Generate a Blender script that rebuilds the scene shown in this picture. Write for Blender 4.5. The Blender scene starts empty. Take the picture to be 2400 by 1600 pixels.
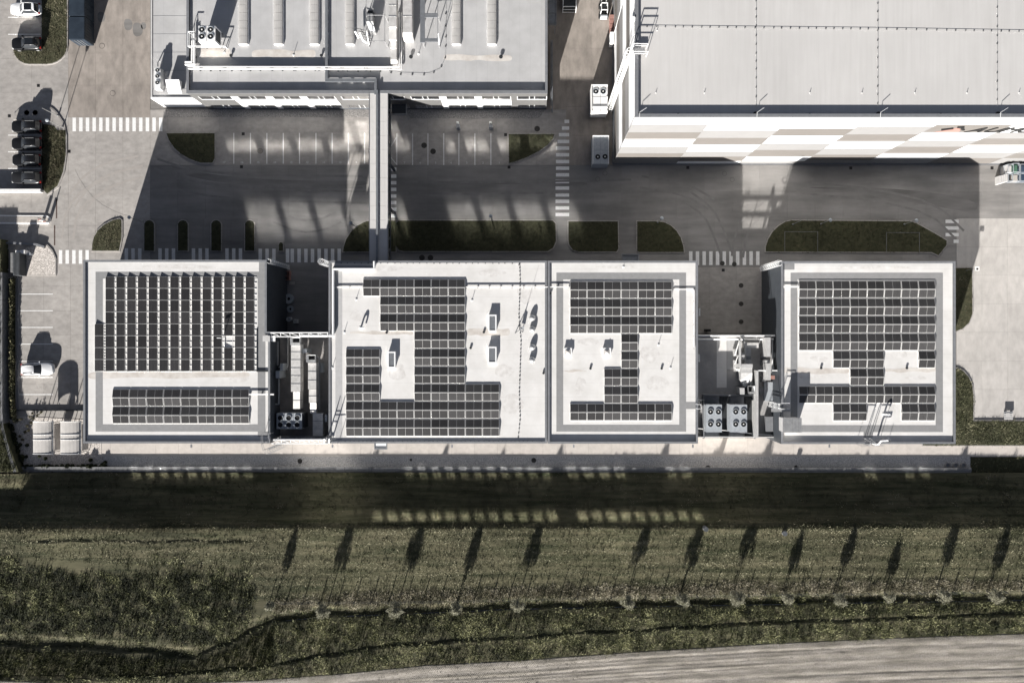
import bpy, bmesh, math, random
import numpy as np
from mathutils import Vector
R = math.radians
rng = np.random.default_rng(7)
random.seed(7)
sc = bpy.context.scene
C = sc.collection

# ------------------------------------------------------------------ camera, sky, sun, exposure
H, F, CX, CY = 110.0, 1738.0, 1243.0, 797.0      # drone height (m), focal length in photo pixels, nadir pixel
cam_d = bpy.data.cameras.new('camera'); cam = bpy.data.objects.new('camera', cam_d); C.objects.link(cam)
cam.location = (0, 0, H); cam_d.sensor_width = 36; cam_d.lens = F / 2400 * 36
cam_d.shift_x = (1200 - CX) / 2400; cam_d.shift_y = (CY - 800) / 2400
cam_d.clip_start = 1; cam_d.clip_end = 5000
sc.camera = cam
EL, SX, SY = R(16.4), 0.29, 0.957                # sun height; shadows fall up and slightly right
world = bpy.data.worlds.new('World'); sc.world = world; world.use_nodes = True
wn = world.node_tree.nodes; bg = wn['Background']
sky = wn.new('ShaderNodeTexSky'); sky.sky_type = 'NISHITA'; sky.sun_disc = False
sky.sun_elevation = EL; sky.sun_rotation = math.atan2(-SX, -SY); sky.altitude = 200
sky.air_density = 0.33; sky.dust_density = 0.2; sky.ozone_density = 1.0
hsv = wn.new('ShaderNodeHueSaturation'); hsv.inputs['Saturation'].default_value = 0.55      # the photograph is graded almost grey
world.node_tree.links.new(sky.outputs[0], hsv.inputs['Color']); world.node_tree.links.new(hsv.outputs[0], bg.inputs['Color']); bg.inputs['Strength'].default_value = 0.05
sun_d = bpy.data.lights.new('sun', 'SUN'); sun = bpy.data.objects.new('sun', sun_d); C.objects.link(sun)
sun_d.energy = 5.0; sun_d.angle = R(0.53); sun_d.color = (1.0, 0.97, 0.93)
sun.rotation_euler = Vector((SX * math.cos(EL), SY * math.cos(EL), -math.sin(EL))).to_track_quat('-Z', 'Y').to_euler()
sun.location = (-60, -120, 60)
sc.view_settings.view_transform = 'Standard'; sc.view_settings.look = 'None'
sc.view_settings.gamma = 1; sc.view_settings.use_curve_mapping = False
sc.view_settings.exposure = 1.5
sc.render.engine = 'CYCLES'
cy = sc.cycles
cy.use_denoising = True; cy.max_bounces = 8; cy.diffuse_bounces = 4; cy.glossy_bounces = 3; cy.caustics_reflective = True
cy.use_guiding = True; cy.use_surface_guiding = True; cy.blur_glossy = 0.05; cy.sample_clamp_indirect = 0.0; cy.guiding_training_samples = 64; cy.surface_guiding_probability = .6

# ------------------------------------------------------------------ helpers
def W(px, py, z=0.0):
    k = (H - z) / F
    return ((px - CX) * k, (CY - py) * k)
def WP(pts, z=0.0):
    return [W(x, y, z) for x, y in pts]

class MB:
    def __init__(s): s.v, s.f, s.m = [], [], []
    def add(s, vs, fs, mi=0):
        b = len(s.v); s.v += [tuple(p) for p in vs]; s.f += [tuple(b + i for i in q) for q in fs]; s.m += [mi] * len(fs); return s
    def box(s, x0, x1, y0, y1, z0, z1, mi=0):
        x0, x1 = min(x0, x1), max(x0, x1); y0, y1 = min(y0, y1), max(y0, y1)
        return s.add([(x0,y0,z0),(x1,y0,z0),(x1,y1,z0),(x0,y1,z0),(x0,y0,z1),(x1,y0,z1),(x1,y1,z1),(x0,y1,z1)],
                     [(0,3,2,1),(4,5,6,7),(0,1,5,4),(1,2,6,5),(2,3,7,6),(3,0,4,7)], mi)
    def pbox(s, a, b, c, d, z0, z1, mi=0, zr=None):            # photo pixels a..b, c..d seen at height zr (top)
        zr = z1 if zr is None else zr
        x0, y0 = W(a, c, zr); x1, y1 = W(b, d, zr)
        return s.box(x0, x1, y0, y1, z0, z1, mi)
    def quad(s, pts, mi=0): return s.add(pts, [tuple(range(len(pts)))], mi)
    def prism(s, pts, z0, z1, mi=0, bottom=False):
        if sum(pts[i-1][0]*pts[i][1] - pts[i][0]*pts[i-1][1] for i in range(len(pts))) < 0: pts = pts[::-1]
        n = len(pts)
        fs = [tuple(range(n, 2*n))] + [(i, (i+1) % n, n+(i+1) % n, n+i) for i in range(n)]
        if bottom: fs.append(tuple(range(n-1, -1, -1)))
        return s.add([(x,y,z0) for x,y in pts] + [(x,y,z1) for x,y in pts], fs, mi)
    def bar(s, p, q, r=0.03, mi=0, n=4):
        p, q = Vector(p), Vector(q); d = (q-p)
        if d.length < 1e-6: return s
        d.normalize(); a = d.cross(Vector((0,0,1)) if abs(d.z) < .9 else Vector((1,0,0))).normalized(); b = d.cross(a)
        vs = []
        for e in (p, q):
            for i in range(n):
                t = 2*math.pi*(i+.5)/n; vs.append(e + a*math.cos(t)*r*1.2 + b*math.sin(t)*r*1.2)
        fs = [(i,(i+1)%n,n+(i+1)%n,n+i) for i in range(n)] + [tuple(range(n-1,-1,-1)), tuple(range(n,2*n))]
        return s.add(vs, fs, mi)
    def path(s, pts, r=0.03, mi=0, n=4):
        for p, q in zip(pts[:-1], pts[1:]): s.bar(p, q, r, mi, n)
        return s
    def cyl(s, x, y, z0, z1, r, n=12, mi=0, r2=None, mtop=None):
        r2 = r if r2 is None else r2
        c = [(math.cos(2*math.pi*i/n), math.sin(2*math.pi*i/n)) for i in range(n)]
        s.add([(x+a*r,y+b*r,z0) for a,b in c] + [(x+a*r2,y+b*r2,z1) for a,b in c], [(i,(i+1)%n,n+(i+1)%n,n+i) for i in range(n)], mi)
        return s.add([(x+a*r2,y+b*r2,z1) for a,b in c], [tuple(range(n))], mi if mtop is None else mtop)
    def ring(s, x, y, z0, z1, ri, ro, n=16, mi=0):
        c = [(math.cos(2*math.pi*i/n), math.sin(2*math.pi*i/n)) for i in range(n)]
        vs = [(x+a*q,y+b*q,z) for q, z in ((ro,z0),(ro,z1),(ri,z1),(ri,z0)) for a,b in c]
        fs = [(k*n+i, k*n+(i+1)%n, (k+1)*n+(i+1)%n, (k+1)*n+i) for k in range(3) for i in range(n)]
        return s.add(vs, fs, mi)
    def dome(s, x, y, z, r, h, n=12, m=4, mi=0):
        vs, fs = [], []
        for j in range(m):
            t = math.pi/2*j/m
            vs += [(x+r*math.cos(t)*math.cos(2*math.pi*i/n), y+r*math.cos(t)*math.sin(2*math.pi*i/n), z+h*math.sin(t)) for i in range(n)]
        vs.append((x,y,z+h))
        for j in range(m-1): fs += [(j*n+i, j*n+(i+1)%n, (j+1)*n+(i+1)%n, (j+1)*n+i) for i in range(n)]
        fs += [((m-1)*n+i, (m-1)*n+(i+1)%n, m*n) for i in range(n)]
        return s.add(vs, fs, mi)
    def build(s, name, mats, parent=None, smooth=False, kind=None):
        me = bpy.data.meshes.new(name)
        off = parent_loc(parent)
        me.from_pydata([(x-off[0], y-off[1], z-off[2]) for x,y,z in s.v], [], s.f)
        mats = mats if isinstance(mats, (list, tuple)) else [mats]
        for q in mats: me.materials.append(q)
        me.polygons.foreach_set('material_index', s.m)
        if smooth: me.polygons.foreach_set('use_smooth', [True]*len(s.f))
        me.update()
        o = bpy.data.objects.new(name, me); C.objects.link(o)
        if parent: o.parent = parent
        if kind: o['kind'] = kind
        return o
    def each(s, name, mats, parent=None):                      # one object per loose piece
        par = list(range(len(s.v)))
        def find(i):
            while par[i] != i: par[i] = par[par[i]]; i = par[i]
            return i
        for q in s.f:
            for i in q[1:]: par[find(i)] = find(q[0])
        groups = {}
        for q, m in zip(s.f, s.m): groups.setdefault(find(q[0]), []).append((q, m))
        out = []
        for fs in groups.values():
            ids = sorted({i for q, _ in fs for i in q}); ix = {i: k for k, i in enumerate(ids)}; mb = MB()
            mb.v = [s.v[i] for i in ids]; mb.f = [tuple(ix[i] for i in q) for q, _ in fs]; mb.m = [m for _, m in fs]; out.append(mb.build(name, mats, parent))
        return out
def parent_loc(p):
    v = Vector((0,0,0))
    while p: v += p.location; p = p.parent
    return v
def thing(name, label, cat, loc=(0,0,0), group=None):
    o = bpy.data.objects.new(name, None); C.objects.link(o); o.location = loc; o.empty_display_size = .3
    o['label'] = label; o['category'] = cat
    if group: o['group'] = group
    return o
def tag(o, label, cat, group=None):
    o['label'] = label; o['category'] = cat
    if group: o['group'] = group
    return o
def struct(name):
    o = bpy.data.objects.new(name, None); C.objects.link(o); o['kind'] = 'structure'; return o
def copy_tree(o, parent=None):
    c = o.copy(); C.objects.link(c); c.parent = parent
    for ch in o.children: copy_tree(ch, c)
    return c
def share(name, mesh, parent, loc, rz=0, rx=0, sc_=None):
    o = bpy.data.objects.new(name, mesh); C.objects.link(o); o.parent = parent
    o.location = Vector(loc) - parent_loc(parent); o.rotation_euler = (rx, 0, rz)
    if sc_: o.scale = sc_
    return o
def chaikin(pts, it=2, keep=()):
    for _ in range(it):
        out = []
        n = len(pts)
        for i in range(n):
            p, q = pts[i], pts[(i+1) % n]
            out += [(p[0]*.75+q[0]*.25, p[1]*.75+q[1]*.25), (p[0]*.25+q[0]*.75, p[1]*.25+q[1]*.75)]
        pts = out
    return pts
def inset(pts, d):
    if sum(pts[i-1][0]*pts[i][1] - pts[i][0]*pts[i-1][1] for i in range(len(pts))) < 0: pts = pts[::-1]
    out, n = [], len(pts)
    for i in range(n):
        p0, p, p1 = Vector(pts[i-1]), Vector(pts[i]), Vector(pts[(i+1) % n])
        e0, e1 = (p-p0), (p1-p)
        if e0.length < 1e-5 or e1.length < 1e-5: out.append(tuple(p)); continue
        e0.normalize(); e1.normalize()
        n0, n1 = Vector((-e0.y, e0.x)), Vector((-e1.y, e1.x)); b = n0+n1
        if b.length < .3: b = n0
        b.normalize(); out.append(tuple(p + b * d / max(.5, b.dot(n0))))
    return out

# ------------------------------------------------------------------ materials
def new_mat(name):
    m = bpy.data.materials.new(name); m.use_nodes = True
    return m, m.node_tree.nodes, m.node_tree.links, m.node_tree.nodes['Principled BSDF']
def M(name, c1, c2=None, rough=.8, scale=1.5, detail=5, bump=0., bscale=12., metal=0., spec=.35, rnd=0., st=(1,1,1), big=.0, lo=.35, hi=.65, coat=0., seam=None):
    m, N, L, b = new_mat(name)
    b.inputs['Roughness'].default_value = rough; b.inputs['Metallic'].default_value = metal
    b.inputs['Specular IOR Level'].default_value = spec; b.inputs['Coat Weight'].default_value = coat
    c1 = (*c1, 1); c2 = (*(c2 or c1[:3]), 1)
    g = N.new('ShaderNodeNewGeometry'); mp = N.new('ShaderNodeMapping'); mp.inputs['Scale'].default_value = st
    L.new(g.outputs['Position'], mp.inputs['Vector'])
    nz = N.new('ShaderNodeTexNoise'); nz.inputs['Scale'].default_value = scale; nz.inputs['Detail'].default_value = detail; nz.inputs['Roughness'].default_value = .62
    L.new(mp.outputs[0], nz.inputs['Vector'])
    rp = N.new('ShaderNodeMapRange'); rp.inputs['From Min'].default_value = lo; rp.inputs['From Max'].default_value = hi
    L.new(nz.outputs['Fac'], rp.inputs['Value'])
    mx = N.new('ShaderNodeMix'); mx.data_type = 'RGBA'; mx.inputs['A'].default_value = c1; mx.inputs['B'].default_value = c2
    L.new(rp.outputs[0], mx.inputs['Factor']); col = mx.outputs['Result']
    if big or rnd:
        hs = N.new('ShaderNodeHueSaturation')
        if rnd:
            oi = N.new('ShaderNodeObjectInfo'); v = N.new('ShaderNodeMapRange')
            v.inputs['To Min'].default_value = 1-rnd; v.inputs['To Max'].default_value = 1+rnd
            L.new(oi.outputs['Random'], v.inputs['Value']); val = v.outputs[0]
        if big:
            n2 = N.new('ShaderNodeTexNoise'); n2.inputs['Scale'].default_value = .09; n2.inputs['Detail'].default_value = 6; n2.inputs['Roughness'].default_value = .6
            L.new(g.outputs['Position'], n2.inputs['Vector']); v2 = N.new('ShaderNodeMapRange')
            v2.inputs['From Min'].default_value = .3; v2.inputs['From Max'].default_value = .7
            v2.inputs['To Min'].default_value = 1-big; v2.inputs['To Max'].default_value = 1+big
            L.new(n2.outputs['Fac'], v2.inputs['Value'])
            if rnd:
                mu = N.new('ShaderNodeMath'); mu.operation = 'MULTIPLY'; L.new(val, mu.inputs[0]); L.new(v2.outputs[0], mu.inputs[1]); val = mu.outputs[0]
            else: val = v2.outputs[0]
        L.new(val, hs.inputs['Value']); L.new(col, hs.inputs['Color']); col = hs.outputs['Color']
    if seam:                                             # thin lap seams: axis, spacing, darkening
        sp = N.new('ShaderNodeSeparateXYZ'); L.new(g.outputs['Position'], sp.inputs[0])
        d1 = N.new('ShaderNodeMath'); d1.operation = 'DIVIDE'; d1.inputs[1].default_value = seam[1]; L.new(sp.outputs[seam[0]], d1.inputs[0])
        fr = N.new('ShaderNodeMath'); fr.operation = 'FRACT'; L.new(d1.outputs[0], fr.inputs[0])
        lt = N.new('ShaderNodeMath'); lt.operation = 'LESS_THAN'; lt.inputs[1].default_value = .06/seam[1]; L.new(fr.outputs[0], lt.inputs[0])
        mr = N.new('ShaderNodeMapRange'); mr.inputs['To Min'].default_value = 1; mr.inputs['To Max'].default_value = 1-seam[2]; L.new(lt.outputs[0], mr.inputs['Value'])
        hv = N.new('ShaderNodeHueSaturation'); L.new(mr.outputs[0], hv.inputs['Value']); L.new(col, hv.inputs['Color']); col = hv.outputs['Color']
    L.new(col, b.inputs['Base Color'])
    if bump:
        n3 = N.new('ShaderNodeTexNoise'); n3.inputs['Scale'].default_value = bscale; n3.inputs['Detail'].default_value = 6
        L.new(mp.outputs[0], n3.inputs['Vector'])
        bp = N.new('ShaderNodeBump'); bp.inputs['Strength'].default_value = bump; bp.inputs['Distance'].default_value = .05
        L.new(n3.outputs['Fac'], bp.inputs['Height']); L.new(bp.outputs[0], b.inputs['Normal'])
    return m
concrete = M('concrete', (.355,.332,.308), (.272,.254,.236), .9, .9, 8, .15, 14, rnd=.045, big=.13, st=(1,1.4,1))
pale_concrete = M('pale_concrete', (.465,.44,.412), (.385,.363,.34), .9, .7, 8, .15, 12, rnd=.04, big=.08, st=(1.5,.8,1))
concrete_old = M('concrete_old', (.32,.283,.25), (.22,.195,.172), .9, .55, 9, .2, 10, rnd=.06, big=.22, st=(1.6,.7,1))
road_concrete = M('road_concrete', (.27,.257,.243), (.165,.158,.15), .88, .35, 9, .2, 10, rnd=.05, big=.25, st=(.28,1.7,1), lo=.3, hi=.7)
paving = M('paving', (.42,.385,.345), (.35,.32,.29), .9, 2.5, 6, .2, 12, big=.1)
pale_paving = M('pale_paving', (.52,.475,.43), (.45,.41,.37), .9, 1.2, 6, .15, 10, big=.08)
base_ground = M('base_ground', (.21,.20,.185), (.17,.16,.15), .95, 1, 4)
kerb_m = M('kerb_stone', (.36,.335,.31), (.28,.265,.25), .85, 3, 4)
paint = M('white_paint', (.80,.79,.77), (.66,.65,.63), .7, 5, 6, lo=.3, hi=.6)
gravel_w = M('pale_gravel', (.66,.61,.56), (.33,.30,.27), .95, 5.5, 3, .9, 9, lo=.38, hi=.6)
gravel_g = M('grey_gravel', (.36,.34,.32), (.15,.143,.137), .95, 7, 3, .9, 9, lo=.35, hi=.65)
gravel_y = M('pale_grey_gravel', (.66,.63,.60), (.28,.268,.255), .95, 7, 3, .9, 9, lo=.33, hi=.66)
car_glass = M('car_glass', (.035,.038,.042), None, .07, spec=.8)
roof_w = M('white_membrane', (.66,.645,.625), (.565,.55,.525), .6, .5, 8, .05, 4, big=.05, lo=.3, hi=.7, seam=('Y',1.95,.10))
roof_stain = M('stained_membrane', (.60,.57,.53), (.46,.42,.38), .6, .7, 8, .05, 4, big=.06)
roof_g = M('grey_membrane', (.44,.435,.43), (.385,.38,.375), .6, .45, 9, .05, 4, big=.08, seam=('X',1.5,.08))
roof_r = M('pale_membrane', (.56,.545,.525), (.475,.46,.44), .65, .8, 9, .05, 4, big=.06, st=(2.6,.14,1), lo=.15, hi=.85, seam=('X',1.02,.02))
walk_g = M('walkway_membrane', (.245,.244,.243), (.22,.219,.218), .7, 2, 4, big=.04)
coping_m = M('grey_coping', (.25,.255,.265), (.21,.215,.225), .45, 2, 3, metal=.3)
white_metal = M('white_metal', (.80,.80,.79), (.74,.74,.73), .4, 2, 3)
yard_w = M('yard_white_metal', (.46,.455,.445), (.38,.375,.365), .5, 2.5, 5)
panel_w = M('white_cladding', (.82,.82,.81), (.78,.78,.77), .45, .6, 3)
panel_l = M('pale_cladding', (.215,.21,.205), (.205,.20,.195), .5, .6, 3)
panel_b = M('beige_cladding', (.145,.133,.122), (.138,.127,.116), .5, .6, 3)
panel_g = M('grey_cladding', (.105,.103,.10), (.098,.096,.093), .45, .6, 3)
wall_d = M('dark_wall', (.055,.062,.07), (.045,.05,.058), .6, 1, 3)
wall_p = M('pale_wall', (.5,.49,.475), (.44,.43,.42), .8, 1, 4)
steel = M('galvanised_steel', (.50,.50,.49), (.40,.40,.40), .4, 2, 3, metal=.6)
duct_m = M('galvanised_duct', (.70,.68,.65), (.52,.505,.48), .45, 1.2, 5, metal=.35, big=.1)
dark_m = M('dark_metal', (.03,.032,.035), (.022,.024,.026), .5, 3, 3)
black_m = M('black_opening', (.008,.008,.009), None, .6)
unit_m = M('unit_grey', (.36,.38,.40), (.30,.32,.34), .5, 3, 4)
unit_w = M('unit_white', (.80,.79,.77), (.72,.71,.69), .5, 3, 4)
glass_d = M('dark_glass', (.012,.014,.017), None, .12, spec=.6)
tray_m = M('tray_metal', (.24,.25,.265), (.20,.21,.22), .4, 2, 3, metal=.4)
pipe_w = M('pipe_lagging', (.82,.81,.79), (.75,.74,.72), .5, 4, 3)
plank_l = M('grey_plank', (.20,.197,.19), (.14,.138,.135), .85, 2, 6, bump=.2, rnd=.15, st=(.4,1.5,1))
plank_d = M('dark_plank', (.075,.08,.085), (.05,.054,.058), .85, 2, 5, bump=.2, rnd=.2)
cop_c = M('wall_coping', (.20,.20,.20), (.14,.14,.14), .9, 3, 5)
brown_m = M('rusty_drain', (.09,.06,.05), (.06,.042,.036), .9, 5, 4)
manhole_m = M('cast_iron', (.035,.032,.03), (.05,.045,.04), .7, 8, 3)
blue_m = M('blue_steel', (.027,.037,.050), (.018,.025,.035), .45, .9, 6, big=.12)
car_black = M('black_paint', (.007,.007,.0075), None, .25, spec=.35, coat=.25)
car_white = M('car_white_paint', (.78,.78,.775), None, .3, spec=.5, coat=.5)
car_grey = M('car_grey_paint', (.016,.016,.017), None, .28, spec=.35, coat=.25)
rubber = M('tyre_rubber', (.012,.012,.012), None, .9)
red_l = M('red_lens', (.25,.02,.015), None, .3)
lens_m = M('lamp_lens', (.6,.6,.58), None, .2)
trunk_m = M('bark', (.10,.08,.06), (.06,.05,.04), .9, 6, 4)
red_sign = M('red_emblem', (.30,.165,.14), None, .5)
black_sign = M('black_lettering', (.02,.02,.02), None, .5)
crate_green = M('green_crate', (.06,.13,.09), None, .5)
crate_blue = M('blue_crate', (.03,.05,.08), None, .5)
polycarb = M('polycarbonate', (.50,.475,.445), (.42,.40,.375), .5, .8, 4, spec=.35)
pink_m = M('pale_red_box', (.33,.18,.15), None, .7)
# solar glass with fine cell lines
def solar_mat(name, col, line, nx, ny):
    m, N, L, b = new_mat(name)
    tc = N.new('ShaderNodeTexCoord'); mp = N.new('ShaderNodeMapping'); mp.inputs['Scale'].default_value = (nx, ny, 1)
    L.new(tc.outputs['UV'], mp.inputs['Vector'])
    br = N.new('ShaderNodeTexBrick'); br.offset = 0; br.inputs['Mortar Size'].default_value = .028
    br.inputs['Scale'].default_value = 1; br.inputs['Brick Width'].default_value = 1; br.inputs['Row Height'].default_value = 1; br.inputs['Mortar Smooth'].default_value = .2
    for k, c in (('Color1', col), ('Color2', tuple(q*.9 for q in col)), ('Mortar', line)): br.inputs[k].default_value = (*c, 1)
    L.new(mp.outputs[0], br.inputs['Vector'])
    oi = N.new('ShaderNodeObjectInfo'); v = N.new('ShaderNodeMapRange'); v.inputs['To Min'].default_value = .72; v.inputs['To Max'].default_value = 1.28
    L.new(oi.outputs['Random'], v.inputs['Value']); hs = N.new('ShaderNodeHueSaturation'); L.new(v.outputs[0], hs.inputs['Value']); L.new(br.outputs['Color'], hs.inputs['Color'])
    L.new(hs.outputs[0], b.inputs['Base Color']); b.inputs['Roughness'].default_value = .28; b.inputs['Specular IOR Level'].default_value = .35
    return m
cell_a = solar_mat('solar_cells', (.046,.0445,.0445), (.135,.131,.128), 6, 6)
cell_b = solar_mat('solar_cells_fine', (.030,.029,.030), (.15,.145,.14), 6, 10)
frame_m = M('aluminium_frame', (.66,.65,.63), None, .5)
# grass blades: colour differs from tuft to tuft
def blade_mat(name, a, b_, dry):
    m, N, L, b = new_mat(name)
    at = N.new('ShaderNodeAttribute'); at.attribute_name = 'tint'
    cr = N.new('ShaderNodeValToRGB'); e = cr.color_ramp.elements
    e[0].color = (*a, 1); e[1].color = (*dry, 1); q = cr.color_ramp.elements.new(.6); q.color = (*b_, 1)
    L.new(at.outputs['Fac'], cr.inputs['Fac']); L.new(cr.outputs[0], b.inputs['Base Color'])
    b.inputs['Roughness'].default_value = .75; b.inputs['Specular IOR Level'].default_value = .2
    return m

# ------------------------------------------------------------------ grass, terrain
blade_lawn = blade_mat('lawn_blades', (.026,.029,.014), (.105,.110,.056), (.38,.355,.235))
blade_rough = blade_mat('weed_blades', (.010,.013,.005), (.068,.074,.029), (.36,.355,.19))
blade_bed = blade_mat('bed_blades', (.016,.017,.009), (.052,.050,.027), (.18,.16,.105))
clod_m = blade_mat('soil_clod', (.13,.118,.098), (.28,.255,.22), (.5,.46,.41))
blade_dry = blade_mat('dry_blades', (.045,.043,.025), (.13,.118,.075), (.41,.37,.275))
soil_lawn = M('lawn_soil', (.070,.066,.036), (.030,.034,.015), .95, 2.2, 8, .6, 9, lo=.3, hi=.7, big=.25)
def inside(pts, x, y):
    r = np.zeros(len(x), bool); n = len(pts)
    for i in range(n):
        x0, y0 = pts[i-1]; x1, y1 = pts[i]
        if y0 == y1: continue
        c = ((y0 > y) != (y1 > y)) & (x < (x1-x0)*(y-y0)/(y1-y0)+x0); r ^= c
    return r
def noise2(x, y, s, seed=0):                     # cheap smooth value noise, -1..1
    out = np.zeros_like(x); g = np.random.default_rng(seed)
    for k in range(5):
        a = g.uniform(0, 6.28, 3); th = g.uniform(0, 6.28); f = s*(1.0+.7*k)
        u = x*math.cos(th)+y*math.sin(th); w = -x*math.sin(th)+y*math.cos(th)
        out += np.sin(u*f+a[0]+1.7*np.sin(w*f*.6+a[1]))*np.cos(w*f*.8+a[2])/(1+.35*k)
    return out/2.6
def tufts(name, pts, zf, dens, hgt, wid, mat_, nb=5, spread=.12, tint=(.35,.22), parent=None, lean=.6, stripes=0., seed=1, patch=.4, clump=0., ragged=.22):
    g = np.random.default_rng(seed)
    P = np.array(pts); lo, hi = P.min(0), P.max(0)
    n = int((hi[0]-lo[0])*(hi[1]-lo[1])*dens)
    x = g.uniform(lo[0], hi[0], n); y = g.uniform(lo[1], hi[1], n)
    k = inside(pts, x+ragged*(noise2(x, y, 1.1, seed+21)+g.normal(size=n)*.5), y+ragged*(noise2(x, y, .9, seed+22)+g.normal(size=n)*.5))
    if clump: k &= noise2(x, y, 1.3, seed+5)+g.uniform(-.6,.6,n) > -clump
    x, y = x[k], y[k]; n = len(x)
    z = zf(x, y) if callable(zf) else np.full(n, zf)
    t = tint[0] + tint[1]*g.normal(size=n)*.6 + patch*.3*noise2(x, y, .5, seed) + patch*.25*noise2(x, y, 2.1, seed+3)
    if stripes: t += stripes*noise2(x*.06, y*1.5, 1.6, seed+9) + stripes*.55*np.sin(6.283*(y+.5*noise2(x, y*.3, .12, seed))/1.55)
    s = (0.65+.7*g.random(n)) * (1+.35*noise2(x, y, .8, seed+2))
    V = np.empty((n, nb, 3, 3), np.float32)
    a = g.uniform(0, 6.283, (n, nb)); ln = g.uniform(.15, lean, (n, nb)); hh = hgt*s[:,None]*g.uniform(.6,1.1,(n,nb))
    bx = x[:,None]+g.normal(size=(n,nb))*spread; by = y[:,None]+g.normal(size=(n,nb))*spread
    dx, dy = np.cos(a), np.sin(a); w = wid*.5
    V[:,:,0] = np.stack([bx-dy*w, by+dx*w, np.broadcast_to(z[:,None]-.02, bx.shape)], -1)
    V[:,:,1] = np.stack([bx+dy*w, by-dx*w, np.broadcast_to(z[:,None]-.02, bx.shape)], -1)
    V[:,:,2] = np.stack([bx+dx*hh*ln, by+dy*hh*ln, z[:,None]+hh*np.sqrt(1-np.minimum(ln,.95)**2)], -1)
    off = np.array(parent_loc(parent), np.float32)
    V -= off
    m = n*nb; me = bpy.data.meshes.new(name)
    me.vertices.add(m*3); me.vertices.foreach_set('co', V.reshape(-1))
    me.loops.add(m*3); me.loops.foreach_set('vertex_index', np.arange(m*3, dtype=np.int32))
    me.polygons.add(m); me.polygons.foreach_set('loop_start', np.arange(0, m*3, 3, dtype=np.int32))
    at = me.attributes.new('tint', 'FLOAT', 'FACE'); at.data.foreach_set('value', np.clip(np.repeat(t, nb)+g.normal(size=m)*.08, 0, 1).astype(np.float32))
    me.materials.append(mat_); me.update(calc_edges=True)
    o = bpy.data.objects.new(name, me); C.objects.link(o); o['kind'] = 'stuff'
    if parent: o.parent = parent
    return o

# south embankment: heights along ground-plane pixels (q), lines bend with x
def gq(X, Y): return X*15.8+CX, CY-Y*15.8
DX = [-400,0,200,350,450,540,590,640,760,900,1200,1500,1800,2100,2400,2900]
DY = [1505,1511,1519,1530,1542,1507,1478,1457,1445,1440,1427,1421,1416,1411,1406,1400]   # ditch line, photo px
EX = [-400,0,300,600,900,1200,1500,1800,2100,2400,2900]
EY = [1588,1590,1588,1566,1515,1495,1478,1462,1450,1441,1430]                             # berm line
FX = [-400,0,300,600,800,1000,1200,1500,1800,2100,2400,2900]
FY = [1585,1592,1604,1592,1577,1557,1547,1525,1507,1493,1483,1470]                         # field edge
q3 = lambda py, z=2.9: CY+(py-CY)*(1-z/H)
def terrain(X, Y):
    qx, qy = gq(X, Y); px = CX+(qx-CX)*1.027
    z = np.interp(qy, [1105,1112,1145,1185,1203,1214,1226,1300,1380], [.45,.55,.85,1.45,2.1,2.8,3.03,3.0,2.95])
    z = z + .05*noise2(X, Y, .6, 3)*np.clip((qy-1115)/30, 0, 1) + .18*noise2(X*.4, Y*0, .25, 8)*np.exp(-((qy-1218)/16)**2)
    d = qy - q3(np.interp(px, DX, DY)); e = qy - q3(np.interp(px, EX, EY))
    depth = np.interp(d+5*noise2(X, Y*0, .7, 31), [-25,-15,-3,0,1.2,200], [0,-.27,-.33,-.33,0,0]); depth = depth*np.where(px < 560, .9, 1)
    z = z + depth*(.78+.4*noise2(X, Y*0, .45, 51))
    z = z + np.interp(d, [1.2,25], [0,.12])*(d > 1) + (1+.9*noise2(X, Y*0, .5, 41))*np.interp(e+4*noise2(X, Y*0, .35, 32), [-9,-2,0,5,40], [0,-.14,.16,.16,.03])
    # left: small step at py 1265 and the edge of the weed patch
    z = np.maximum(z, np.clip((62-px)/22, 0, 1)*np.interp(qy, [1106,1128,1200], [1.52,1.50,.9]))
    l1 = qy - q3(1268); z = z - np.interp(l1, [-6,-1,1,60], [0,.0,.0,0])
    s = np.clip((600-px)/25, 0, 1)*np.clip((px-20)/60, 0, 1)
    z = z + s*(.6+.6*noise2(X, Y*0, .6, 43))*np.interp(l1+4*noise2(X, Y*0, .3, 33), [-14,-2,1,16], [0,-.12,.09,0])
    return z
ys = np.concatenate([np.linspace(1106,1235,75), np.linspace(1236,1375,55), np.linspace(1376,1560,125), np.linspace(1562,1900,50)])
xs = np.linspace(-300, 2800, 330)
gx, gyq = np.meshgrid((xs-CX)/15.8, (CY-ys)/15.8)
Z = terrain(gx.ravel(), gyq.ravel())
nr, nc = gx.shape
def grid_mesh(name, X, Y, Z, nr, nc, mat_, flip=False):
    me = bpy.data.meshes.new(name)
    idx = np.arange(nr*nc).reshape(nr, nc)
    f = np.stack([idx[1:,:-1], idx[1:,1:], idx[:-1,1:], idx[:-1,:-1]], -1).reshape(-1, 4)
    if flip: f = f[:, ::-1]
    me.from_pydata(np.stack([X, Y, Z], -1).tolist(), [], f.tolist()); me.materials.append(mat_)
    me.polygons.foreach_set('use_smooth', [True]*len(f)); me.update()
    o = bpy.data.objects.new(name, me); C.objects.link(o); o['kind'] = 'structure'; return o
meadow_m = M('meadow_ground', (.125,.112,.066), (.028,.033,.013), .95, .8, 10, .7, 7, st=(.13,1.7,1), lo=.33, hi=.68, big=.3)
grid_mesh('terrain', gx.ravel(), gyq.ravel(), Z, nr, nc, meadow_m)
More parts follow.
